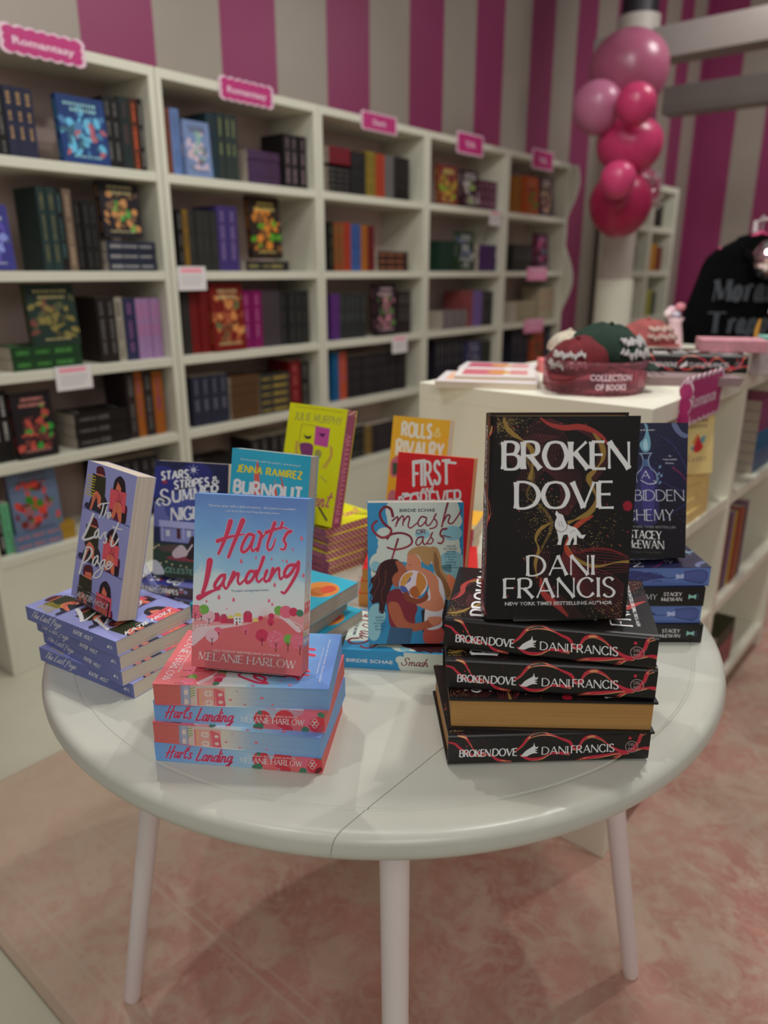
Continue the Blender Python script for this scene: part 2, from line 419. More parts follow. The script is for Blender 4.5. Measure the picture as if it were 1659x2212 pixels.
# ------------------------------------------------------------------ room shell
FZ = -.052                          # floor level; the table top lies at .75
WHITE_PAINT = mottled('white_painted_wood', (178, 176, 162), (188, 187, 174), 3, .35, g=1.55)
SHELF_WHITE = mottled('white_laminate', (176, 174, 160), (186, 185, 170), 2, .5, g=1.45)
def stripe_wall(name, axis, period, start, duty, c1, c2):
    m, nt, b = nodes(name)
    v = mapping(nt)
    sep = nt.nodes.new('ShaderNodeSeparateXYZ'); nt.links.new(v, sep.inputs[0])
    a = nt.nodes.new('ShaderNodeMath'); a.operation = 'MULTIPLY_ADD'; nt.links.new(sep.outputs[axis], a.inputs[0])
    a.inputs[1].default_value = 1/period; a.inputs[2].default_value = -start/period
    f = nt.nodes.new('ShaderNodeMath'); f.operation = 'FRACT'; nt.links.new(a.outputs[0], f.inputs[0])
    lt = nt.nodes.new('ShaderNodeMath'); lt.operation = 'LESS_THAN'; nt.links.new(f.outputs[0], lt.inputs[0]); lt.inputs[1].default_value = duty
    n = noise(nt, v, 1.3, 3)
    r1 = ramp(nt, [(.3, lin(c1[0], 1.1)), (.7, lin(c1[1], 1.1))]); r2 = ramp(nt, [(.3, lin(c2[0], 1.1)), (.7, lin(c2[1], 1.1))])
    nt.links.new(n.outputs['Fac'], r1.inputs['Fac']); nt.links.new(n.outputs['Fac'], r2.inputs['Fac'])
    mx = nt.nodes.new('ShaderNodeMix'); mx.data_type = 'RGBA'
    nt.links.new(lt.outputs[0], mx.inputs[0]); nt.links.new(r1.outputs['Color'], mx.inputs[6]); nt.links.new(r2.outputs['Color'], mx.inputs[7])
    nt.links.new(mx.outputs[2], b.inputs['Base Color']); b.inputs['Roughness'].default_value = .45
    return m
PK = ((126, 42, 82), (136, 48, 92)); CR = ((142, 132, 122), (152, 142, 132))
XW, YE = -2.81, 8.3
m_left = stripe_wall('striped_paint_left', 1, .642, 1.66, .49, CR, PK)
m_end = stripe_wall('striped_paint_end', 0, .60, XW-.02, .56, CR, PK)
tag(MB().box(XW-.12, XW, -2.5, YE+.1, FZ, 4.3).build('wall_left', m_left), kind='structure')
tag(MB().box(XW, 4.5, YE, YE+.12, FZ, 4.3).build('wall_end', m_end), kind='structure')
m_floor = mottled('pale_floor', (158, 156, 138), (172, 170, 152), 1.5, .4, g=1.5)
tag(MB().box(XW-.1, 4.5, -2.5, YE+.1, FZ-.1, FZ).build('floor', m_floor), kind='structure')
tag(MB().box(XW, XW+.015, 4.95, 6.05, FZ, .12).build('baseboard_left', SHELF_WHITE), kind='structure')

# ------------------------------------------------------------------ rug
def rug_mat(x0, y0):
    m, nt, b = nodes('distressed_rug')
    v = mapping(nt, (1, 1, 1), (0, 0, 0), (-x0, -y0, 0))
    def math_(op, a, bb=None, c=None):
        n = nt.nodes.new('ShaderNodeMath'); n.operation = op
        for i, q in enumerate((a, bb, c)):
            if q is None: continue
            if isinstance(q, (int, float)): n.inputs[i].default_value = q
            else: nt.links.new(q, n.inputs[i])
        return n.outputs[0]
    def mix(f, a, bb, mode='MIX'):
        n = nt.nodes.new('ShaderNodeMix'); n.data_type = 'RGBA'; n.blend_type = mode
        for i, q in ((0, f), (6, a), (7, bb)):
            if isinstance(q, (int, float)): n.inputs[i].default_value = q
            elif isinstance(q, tuple): n.inputs[i].default_value = (*q, 1)
            else: nt.links.new(q, n.inputs[i])
        return n.outputs[2]
    sep = nt.nodes.new('ShaderNodeSeparateXYZ'); nt.links.new(v, sep.inputs[0])
    X, Y = sep.outputs[0], sep.outputs[1]
    D = math_('MINIMUM', X, Y)                                   # distance from the two visible edges
    rose, deep, cream, sand = lin((164, 122, 112), 1.9), lin((152, 108, 98), 1.85), lin((174, 156, 140), 1.8), lin((150, 134, 116), 1.6)
    n1 = noise(nt, v, 3.2, 6, .62, .4); n2 = noise(nt, v, 11, 5, .7, .8); n3 = noise(nt, v, 1.1, 4, .6)
    base = mix(ramp_out(nt, n1.outputs['Fac'], .38, .58), deep, rose)
    # mirrored floral motifs from warped cells
    def field(scale, lo, hi, dist, loc):
        w = nt.nodes.new('ShaderNodeVectorMath'); w.operation = 'MULTIPLY_ADD'
        nn = noise(nt, v, 6, 2); nt.links.new(nn.outputs['Color'], w.inputs[0]); w.inputs[1].default_value = (dist,)*3; nt.links.new(v, w.inputs[2])
        vo = nt.nodes.new('ShaderNodeTexVoronoi'); vo.inputs['Scale'].default_value = scale; vo.inputs['Randomness'].default_value = .55
        nt.links.new(w.outputs[0], vo.inputs['Vector'])
        s_ = math_('SINE', math_('MULTIPLY', vo.outputs['Distance'], 21.0))
        return ramp_out(nt, s_, lo, hi)
    mot = field(6.5, .0, 1.1, .22, 0)
    mot2 = field(15.0, .1, 1.1, .12, 0)
    wear = ramp_out(nt, n2.outputs['Fac'], .40, .62)
    col = mix(math_('MULTIPLY', math_('MULTIPLY', mot, wear), .7), base, cream)
    col = mix(math_('MULTIPLY', math_('MULTIPLY', mot2, wear), .45), col, cream)
    col = mix(math_('MULTIPLY', ramp_out(nt, noise(nt, v, 7.5, 6, .72, .6).outputs['Fac'], .47, .60), .72), col, cream)
    # border bands
    def line(d, w): return math_('LESS_THAN', math_('ABSOLUTE', math_('SUBTRACT', D, d)), w)
    for d, w, k in ((.018, .004, .5), (.085, .004, .55), (.105, .003, .4), (.30, .004, .55), (.325, .003, .4)):
        col = mix(math_('MULTIPLY', line(d, w), k), col, cream)
    col = mix(math_('MULTIPLY', math_('LESS_THAN', D, .016), .8), col, sand)
    # faded, greyed side towards the bookcases
    col = mix(math_('MULTIPLY', ramp_out(nt, noise(nt, v, 2.2, 5, .65, .3).outputs['Fac'], .42, .62), .45), col, sand)
    fade = math_('MULTIPLY', ramp_out(nt, math_('ADD', math_('MULTIPLY', X, -1.0), math_('MULTIPLY', n3.outputs['Fac'], .9)), -.55, .15), .8)
    col = mix(fade, col, sand)
    hz = mix(ramp_out(nt, n1.outputs['Fac'], .55, .72), sand, cream)
    col = mix(math_('MULTIPLY', fade, .45), col, hz)
    nt.links.new(col, b.inputs['Base Color']); b.inputs['Roughness'].default_value = .95; b.inputs['Specular IOR Level'].default_value = .1
    bp = nt.nodes.new('ShaderNodeBump'); bp.inputs['Strength'].default_value = .3; bp.inputs['Distance'].default_value = .003
    n4 = noise(nt, v, 260, 2); nt.links.new(n4.outputs['Fac'], bp.inputs['Height']); nt.links.new(bp.outputs['Normal'], b.inputs['Normal'])
    return m
def ramp_out(nt, sock, lo, hi):
    n = nt.nodes.new('ShaderNodeMapRange'); n.inputs['From Min'].default_value = lo; n.inputs['From Max'].default_value = hi
    nt.links.new(sock, n.inputs['Value']); return n.outputs['Result']
rug = MB().box(-1.939, 2.6, .406, 4.6, FZ+.0005, FZ+.009).build('rug', rug_mat(-1.939, .406), bevel=.003)
tag(rug, 'large faded rose pink patterned rug under the round table', 'rug')

# ------------------------------------------------------------------ bookcases along the striped wall
XF = -2.48                                        # front plane of the shelving
DIV = [.935, 1.73, 2.535, 3.325, 4.115, 4.915]
TIER = [1.985, 1.648, 1.310, .993, .698, .378]    # top faces: case top and five shelves
PT = .026; ST = .032
ORD = ['first', 'second', 'third', 'fourth', 'fifth']
BACK_M = mottled('blush_beige_back', (166, 146, 140), (174, 154, 148), 3, .6, g=1.45)
def bookcase(i):
    y0, y1 = DIV[i], DIV[i+1]; g = .002
    r = empty('bookcase', 'white five-shelf bookcase, %s from the left along the striped wall' % ORD[i], 'bookcase', (XF-.14, (y0+y1)/2, FZ), group=None)
    ox, oy = XF-.14, (y0+y1)/2
    def bx(n, *a, **k):
        return MB().box(a[0]-ox, a[1]-ox, a[2]-oy, a[3]-oy, a[4]-FZ, a[5]-FZ).build(n, SHELF_WHITE, r, bevel=.002)
    xb = XF-.285
    bx('side_panel', xb, XF, y0+g, y0+PT, FZ, 1.985); bx('side_panel', xb, XF, y1-PT, y1-g, FZ, 1.985)
    bx('top_panel', xb, XF, y0+PT, y1-PT, 1.985-ST, 1.985)
    for z in TIER[1:]:
        s = bx('shelf', xb+.006, XF-.002, y0+PT, y1-PT, z-ST, z)
    MB().box(xb-ox, xb+.006-ox, y0+PT-oy, y1-PT-oy, .02, 1.953-FZ).build('back_panel', BACK_M, r)
    bx('kick_panel', XF-.02, XF-.004, y0+PT, y1-PT, FZ, .378-ST)
    return r
for i in range(5): bookcase(i)

# wavy white end panel
w = MB(); zs = [FZ+k*.0414 for k in range(50)]
front = [(XF-.02+.045*sin((z-1.1)*2*pi/.62)*(1 if z > .3 else .3)+.03, z) for z in zs]
poly = [(XF-.285, 2.0-.02), (XF-.285, FZ)] + front
w.prism([(p[0], p[1]) for p in poly], .02, 0, axis=1, a=4.925)
tag(w.build('wavy_end_panel', SHELF_WHITE), 'white wavy-edged panel standing at the far end of the row of bookcases', 'panel')

# second, farther run: small cube shelving
def cube_shelf():
    y0, y1 = 6.06, 6.96; oy = 6.5; ox = XF-.14; xb = XF-.285
    r = empty('cube_shelving', 'farther white shelving unit behind the pink balloon column', 'bookcase', (ox, oy, 0))
    def bx(n, *a): return MB().box(a[0]-ox, a[1]-ox, a[2]-oy, a[3]-oy, a[4], a[5]).build(n, SHELF_WHITE, r, bevel=.002)
    bx('side_panel', xb, XF, y0, y0+.045, FZ, 1.985); bx('side_panel', xb, XF, y1-.045, y1, FZ, 1.985); bx('divider', xb, XF, 6.40, 6.445, 0, 1.94)
    bx('top_panel', xb, XF, y0+.045, y1-.045, 1.94, 1.985)
    for z in (1.663, 1.314, .94, .55, .15):
        bx('shelf', xb+.006, XF-.002, y0+.045, 6.40, z-.045, z); bx('shelf', xb+.006, XF-.002, 6.445, y1-.045, z-.045, z)
    bx('back_panel', xb, xb+.006, y0+.045, y1-.045, .1, 1.94)
cube_shelf()

# ------------------------------------------------------------------ white display counter behind the table
CX0, CX1, CY0, CY1, CH = -1.095, -.5185, 1.449, 2.88, 1.053
r = empty('display_counter', 'white shelving counter behind the table, open on its right side', 'counter', ((CX0+CX1)/2, (CY0+CY1)/2, 0))
ox, oy = (CX0+CX1)/2, (CY0+CY1)/2
COUNTER_WHITE = mottled('counter_white_laminate', (184, 182, 166), (190, 188, 174), 2, .45, g=1.85)
def cb(n, *a): return MB().box(a[0]-ox, a[1]-ox, a[2]-oy, a[3]-oy, a[4], a[5]).build(n, COUNTER_WHITE, r, bevel=.0015)
cb('end_panel', CX0, CX1, CY0, CY0+.04, FZ+.01, CH-.04); cb('end_panel', CX0, CX1, CY1-.04, CY1, FZ+.01, CH-.04)
cb('counter_top', CX0, CX1, CY0, CY1, CH-.04, CH); cb('divider', CX0+.1, CX1, 2.10, 2.13, FZ+.01, CH-.04)
cb('back_panel', CX0, CX0+.012, CY0+.04, CY1-.04, FZ+.01, CH-.04)
cb('shelf', CX0+.012, CX1-.002, CY0+.04, 2.10, .69, .72); cb('shelf', CX0+.012, CX1-.002, 2.13, CY1-.04, .69, .72)
cb('shelf', CX0+.012, CX1-.002, CY0+.04, 2.10, .35, .38); cb('shelf', CX0+.012, CX1-.002, 2.13, CY1-.04, .35, .38)
cb('shelf', CX0+.012, CX1-.002, CY0+.04, CY1-.04, .02, .05)

# ------------------------------------------------------------------ column, beams, balloons
COLX, COLY = CW(1.46, 4.9)
colm = mottled('white_column_paint', (150, 142, 134), (160, 152, 144), 3, .5, g=1.7)
cr_ = empty('round_column', 'round white column with a dark top, behind the balloons', 'column', (COLX, COLY, 0))
MB().lathe([(.0, 1.26), (.1, 1.26), (.1, 2.36), (.0, 2.36)], seg=32).build('shaft', colm, cr_, smooth=False)
MB().lathe([(0, FZ), (.112, FZ), (.112, 1.26), (0, 1.26)], seg=32).build('sleeve', M((180, 180, 166), .5, 2.0), cr_)
MB().lathe([(0, 2.36), (.118, 2.36), (.118, 2.69), (0, 2.69)], seg=32).build('collar', M((140, 134, 128), .5), cr_)
MB().lathe([(0, 2.69), (.102, 2.69), (.102, 4.25), (0, 4.25)], seg=32).build('dark_shaft', M((20, 18, 24), .5), cr_)
beam_m = mottled('grey_white_beam', (142, 134, 130), (152, 145, 140), 2, .55, g=.95)
b1 = MB().box(-2.24, COLX-.119, COLY-.09, COLY+.09, 2.44, 2.60).box(COLX+.119, 1.6, COLY-.09, COLY+.09, 2.44, 2.60)
tag(b1.build('ceiling_beam', beam_m, bevel=.004), 'square white beam running right from the dark-topped column', 'beam')
b2 = MB().box(-2.32, 1.6, 5.95, 6.13, 2.40, 2.58)
tag(b2.build('ceiling_beam', beam_m, bevel=.004), 'farther and lower greyish beam beneath the first white beam', 'beam')

def at(px, py, cf):                # a point on the sight line, cf metres ahead
    yd = py-1106.0; P = radians(18); down = yd*cos(P)+1600*sin(P); fwd = 1600*cos(P)-yd*sin(P); s = cf/fwd
    a = CW((px-829.5)*s, cf)
    return (a[0], a[1], EYE-down*s)
def balloon(px, py, cf, r, sq, rgb, lab, rough=.33, tilt=(0, 0, -1)):
    c = at(px, py, cf)
    m, nt, b = nodes('latex_%d' % rgb[0]); b.inputs['Base Color'].default_value = (*lin(rgb, 1.05), 1)
    b.inputs['Roughness'].default_value = rough; b.inputs['Coat Weight'].default_value = .12; b.inputs['Subsurface Weight'].default_value = .08
    n = noise(nt, mapping(nt), 4, 2); h = nt.nodes.new('ShaderNodeHueSaturation'); h.inputs['Color'].default_value = (*lin(rgb, 1.05), 1)
    mr = ramp_out(nt, n.outputs['Fac'], -.5, 1.3); nt.links.new(mr, h.inputs['Value']); h.inputs['Value'].default_value = 1
    rt = empty('balloon', lab, 'balloon', c, group=None)
    bm_ = MB().ball((0, 0, 0), (r, r, r*sq), 0, 28, 20, lambda x, y, z: (x*(1+.07*z), y*(1+.07*z), z*(1.0 if z > 0 else 1.04)))
    o = bm_.build('latex_skin', m, rt, smooth=True)
    k = MB().lathe([(.001, -.004), (.010, -.012), (.006, -.002), (.004, .012)], seg=12); kn = k.build('knot', m, rt)
    # the knot sits at the back, towards the column
    d = Vector((COLX, COLY, c[2])) - Vector(c); d.normalize()
    e_ = Vector((COLX, COLY, c[2]))-Vector(c)-d*.101
    MB().tube([d*(r*.97), e_*.6+Vector((0, 0, -.01)), e_], .0018, seg=6).build('tie_ribbon', m, rt)
    kn.location = d*(r*.98); kn.rotation_euler = (-d).to_track_quat('Z', 'Y').to_euler()
    return rt
balloon(1358, 157, 4.45, .205, 1.0, (160, 84, 112), 'largest dusty pink balloon at the top of the column')
balloon(1290, 232, 4.30, .125, 1.02, (182, 108, 140), 'pale pink balloon sticking out to the left of the column')
balloon(1373, 225, 4.12, .098, 1.0, (202, 58, 108), 'small hot pink balloon below the large dusty one')
balloon(1360, 315, 4.36, .172, .85, (204, 58, 110), 'wide hot pink balloon in the middle of the column')
balloon(1335, 388, 4.05, .088, 1.0, (212, 66, 118), 'small bright pink balloon in front of the lowest one')
balloon(1340, 442, 4.33, .165, 1.0, (168, 28, 76), 'lowest, deep crimson pink balloon')
balloon(1378, 415, 4.60, .120, 1.1, (180, 72, 104), 'faded rose balloon half hidden behind the crimson one')
rnd = random.Random(3)
fm = MB()
for k in range(70):
    c = at(1408+rnd.uniform(-16, 22), 395+rnd.uniform(-25, 50), 4.5+rnd.uniform(-.06, .06))
    a = rnd.uniform(0, 6.28); q = Vector((cos(a), sin(a), rnd.uniform(-1, 1)))*.02; p = Vector((-sin(a), cos(a), rnd.uniform(-.5, .5)))*.006
    C_ = Vector(c); n_ = q.cross(p).normalized()*.0006
    fm.add([C_-q-p+n_, C_+q-p+n_, C_+q+p+n_, C_-q+p+n_, C_-q-p-n_, C_+q-p-n_, C_+q+p-n_, C_-q+p-n_],
           [(0, 1, 2, 3), (7, 6, 5, 4), (0, 4, 5, 1), (1, 5, 6, 2), (2, 6, 7, 3), (3, 7, 4, 0)])
tag(fm.build('foil_tinsel', M((190, 180, 185), .2, metal=.9)), 'shiny silver tinsel spray right of the lower balloons', 'tinsel', kind='stuff')

# ------------------------------------------------------------------ round white table
TZ = .75; TC = CW(0, 1.170); TR = .547
tb = empty('round_table', 'round white drop-leaf table carrying the stacks of books', 'table', (TC[0], TC[1], 0))
def leaf(x_lo, x_hi):
    """slab of the disc between two seam lines (seams run along the room y axis); rounded rim, routed groove"""
    prof = [(0.0, TZ), (TR-.052, TZ), (TR-.0505, TZ), (TR-.0490, TZ-.0012), (TR-.0475, TZ-.0012), (TR-.0460, TZ-.0002), (TR-.044, TZ-.0002), (TR-.020, TZ-.0008), (TR-.0185, TZ-.0009)]
    prof += [(TR-.0165+.0145*sin(k*pi/12), TZ-.0150+.0140*cos(k*pi/12)) for k in range(1, 7)]
    prof += [(TR-.0005, TZ-.019), (TR-.0010, TZ-.024), (TR-.0040, TZ-.029), (TR-.0095, TZ-.0325), (TR-.017, TZ-.034), (TR-.022, TZ-.034), (0, TZ-.034)]
    bm = bmesh.new(); seg = 240
    rings = []
    for (rr, z) in prof:
        if rr == 0: rings.append([bm.verts.new((0, 0, z))]); continue
        rings.append([bm.verts.new((rr*cos(2*pi*k/seg), rr*sin(2*pi*k/seg), z)) for k in range(seg)])
    for a, b_ in zip(rings[:-1], rings[1:]):
        for k in range(seg):
            k2 = (k+1) % seg
            if len(a) == 1: bm.faces.new((a[0], b_[k], b_[k2]))
            elif len(b_) == 1: bm.faces.new((a[k], b_[0], a[k2]))
            else: bm.faces.new((a[k], b_[k], b_[k2], a[k2]))
    for lim, sg in ((x_lo, 1), (x_hi, -1)):
        if lim is None: continue
        geom = list(bm.verts)+list(bm.edges)+list(bm.faces)
        res = bmesh.ops.bisect_plane(bm, geom=geom, plane_co=(lim, 0, 0), plane_no=(-sg, 0, 0), clear_outer=True)
        ed = [e for e in bm.edges if e.is_boundary]
        bmesh.ops.holes_fill(bm, edges=ed)
    for f in bm.faces: f.smooth = True
    bmesh.ops.recalc_face_normals(bm, faces=bm.faces)
    me = bpy.data.meshes.new('leaf'); bm.to_mesh(me); bm.free(); me.materials.append(TABLE_M)
    return me
TABLE_M = mottled('worn_white_table_paint', (178, 178, 167), (184, 184, 173), 5, .3, g=1.42)
for nm, a, b_ in (('table_leaf', None, -.3055), ('tabletop', -.3045, .3045), ('table_leaf', .3055, None)):
    me = leaf(a, b_); o = bpy.data.objects.new(nm, me); COL.objects.link(o); o.parent = tb
    es = o.modifiers.new('s', 'EDGE_SPLIT'); es.split_angle = radians(35)
leg_m = mottled('pinkish_white_leg_paint', (194, 184, 184), (198, 188, 186), 6, .35, g=1.75)
for a in (356, 91, 190, 272):
    d = Vector((cos(radians(a)+TH), sin(radians(a)+TH), 0))
    pts = [d*(.372+.128*(1-t))+Vector((0, 0, FZ+.0098+(.705-FZ-.0098)*t)) for t in (0, .006, .02, .3, .6, .85, 1)]
    MB().tube(pts, [.0135, .0155, .016, .0172, .0185, .0200, .0205], seg=28).build('leg', leg_m, tb, smooth=False)
MB().box(-.26, .26, -.26, .26, .69, .7158).build('underframe', leg_m, tb, bevel=.004)
for o in tb.children:
    if o.name.startswith('leg'):
        o.data.polygons.foreach_set('use_smooth', [True]*len(o.data.polygons))
        es = o.modifiers.new('s', 'EDGE_SPLIT'); es.split_angle = radians(50)
# ------------------------------------------------------------------ books with printed covers
def place(o, cx, cf, z, yaw, lean=0.0):
    a = CW(cx, cf); o.location = (a[0], a[1], z); o.rotation_euler = (radians(lean), 0, radians(yaw)+TH)
def dup(root, label=None, group=None):
    c = root.copy(); COL.objects.link(c)
    if label: c['label'] = label
    if group: c['group'] = group
    for ch in root.children:
        d = ch.copy(); COL.objects.link(d); d.parent = c
        for g in ch.children:
            e = g.copy(); COL.objects.link(e); e.parent = d
    return c
def paperback(w, h, t, base, front=None, spine=None, fore=None, pages=None, cat='book', name='paperback_book', hard=False, gild=None):
    """base = (front, spine, back) materials; origin at the foot of the spine, back cover down; front cover faces +z"""
    r = empty(name, '-', cat)
    mats = [base[0], base[1], base[2]]; mb = MB(); pm = pages or PAGES
    if not hard:
        c = .0009                                           # glued paper cover
        mb.boxm(0, w, 0, h, t-.0005, t, (0, 0, 0, 0, 1, 0)); mb.boxm(0, w, 0, h, 0, .0005, (2, 2, 2, 2, 1, 2))
        mb.boxm(0, c, 0, h, .0005, t-.0005, (1,)*6)
        pb = MB().box(c, w-.0006, .0004, h-.0004, .0005, t-.0005)
        fx = w-.0006; sp = lambda s, q, e: (-e, h-s, q)
    else:
        B = .0028; R = .006; prof = []                      # boards, joint and rounded spine
        for k in range(9):
            a = pi+pi/2*k/8; prof.append((R+R*cos(a)*1.0, R+R*sin(a)))
        out = [(w, 0)] + prof[::-1] + [(0, R), (0, t-R)] + [(R-R*cos(pi/2*k/8), t-R+R*sin(pi/2*k/8)) for k in range(9)] + [(w, t)]
        inn = [(w, t-B), (R+.001, t-B), (.0025, t-R-.001), (.0025, R+.001), (R+.001, B), (w, B)]
        poly = out+inn; n = len(poly)
        vs = [(p[0], 0, p[1]) for p in poly]+[(p[0], h, p[1]) for p in poly]
        for i in range(n):
            j = (i+1) % n; x = (poly[i][0]+poly[j][0])/2; z = (poly[i][1]+poly[j][1])/2
            mi = 1 if x < R else (0 if z > t/2 else 2)
            mb.add(vs, [(i, j, n+j, n+i)], mi)
        for y in (0, h):                                    # end caps as quads between outer and inner outline
            A = [(p[0], y, p[1]) for p in out]; Bq = [(p[0], y, p[1]) for p in inn[::-1]]
            ks = [0] + [round(1+(len(A)-3)*q) for q in (0, .02, .98, 1)] + [len(A)-1]
            mb.add([(0+w, y, 0), (R, y, 0), (R+.001, y, B), (w, y, B)], [(0, 1, 2, 3)], 2)
            mb.add([(w, y, t), (R, y, t), (R+.001, y, t-B), (w, y, t-B)], [(0, 1, 2, 3)], 0)
            sp_o = [p for p in out if p[0] <= R+1e-6]; sp_i = [(R+.001, B), (.0025, R+.001), (.0025, t-R-.001), (R+.001, t-B)]
            mb.add([(p[0], y, p[1]) for p in sp_o+sp_i[::-1]], [list(range(len(sp_o)+4))], 1)
        pb = MB().box(.004, w-.0045, .0035, h-.0035, B, t-B)
        fx = w-.0045
        def sp(s, q, e):
            x = 0
            if q < R: x = R-sqrt(max(0, R*R-(R-q)**2))
            elif q > t-R: x = R-sqrt(max(0, R*R-(q-t+R)**2))
            return (x-e-.0001, h-s, q)
    if front: front.emit(mb, mats, lambda u, v, e: (u, v, t+e), (w, h))
    if spine: spine.emit(mb, mats, sp, (h, t))
    cv = mb.build('cover', mats, r)
    pmats = [pm]
    if fore: fore.emit(pb, pmats, lambda s, q, e: (fx+e, s, q), (h, t))
    pb.build('page_block', pmats, r)
    return r
WH = M((212, 208, 205), .5); WH2 = M((190, 190, 188), .5)

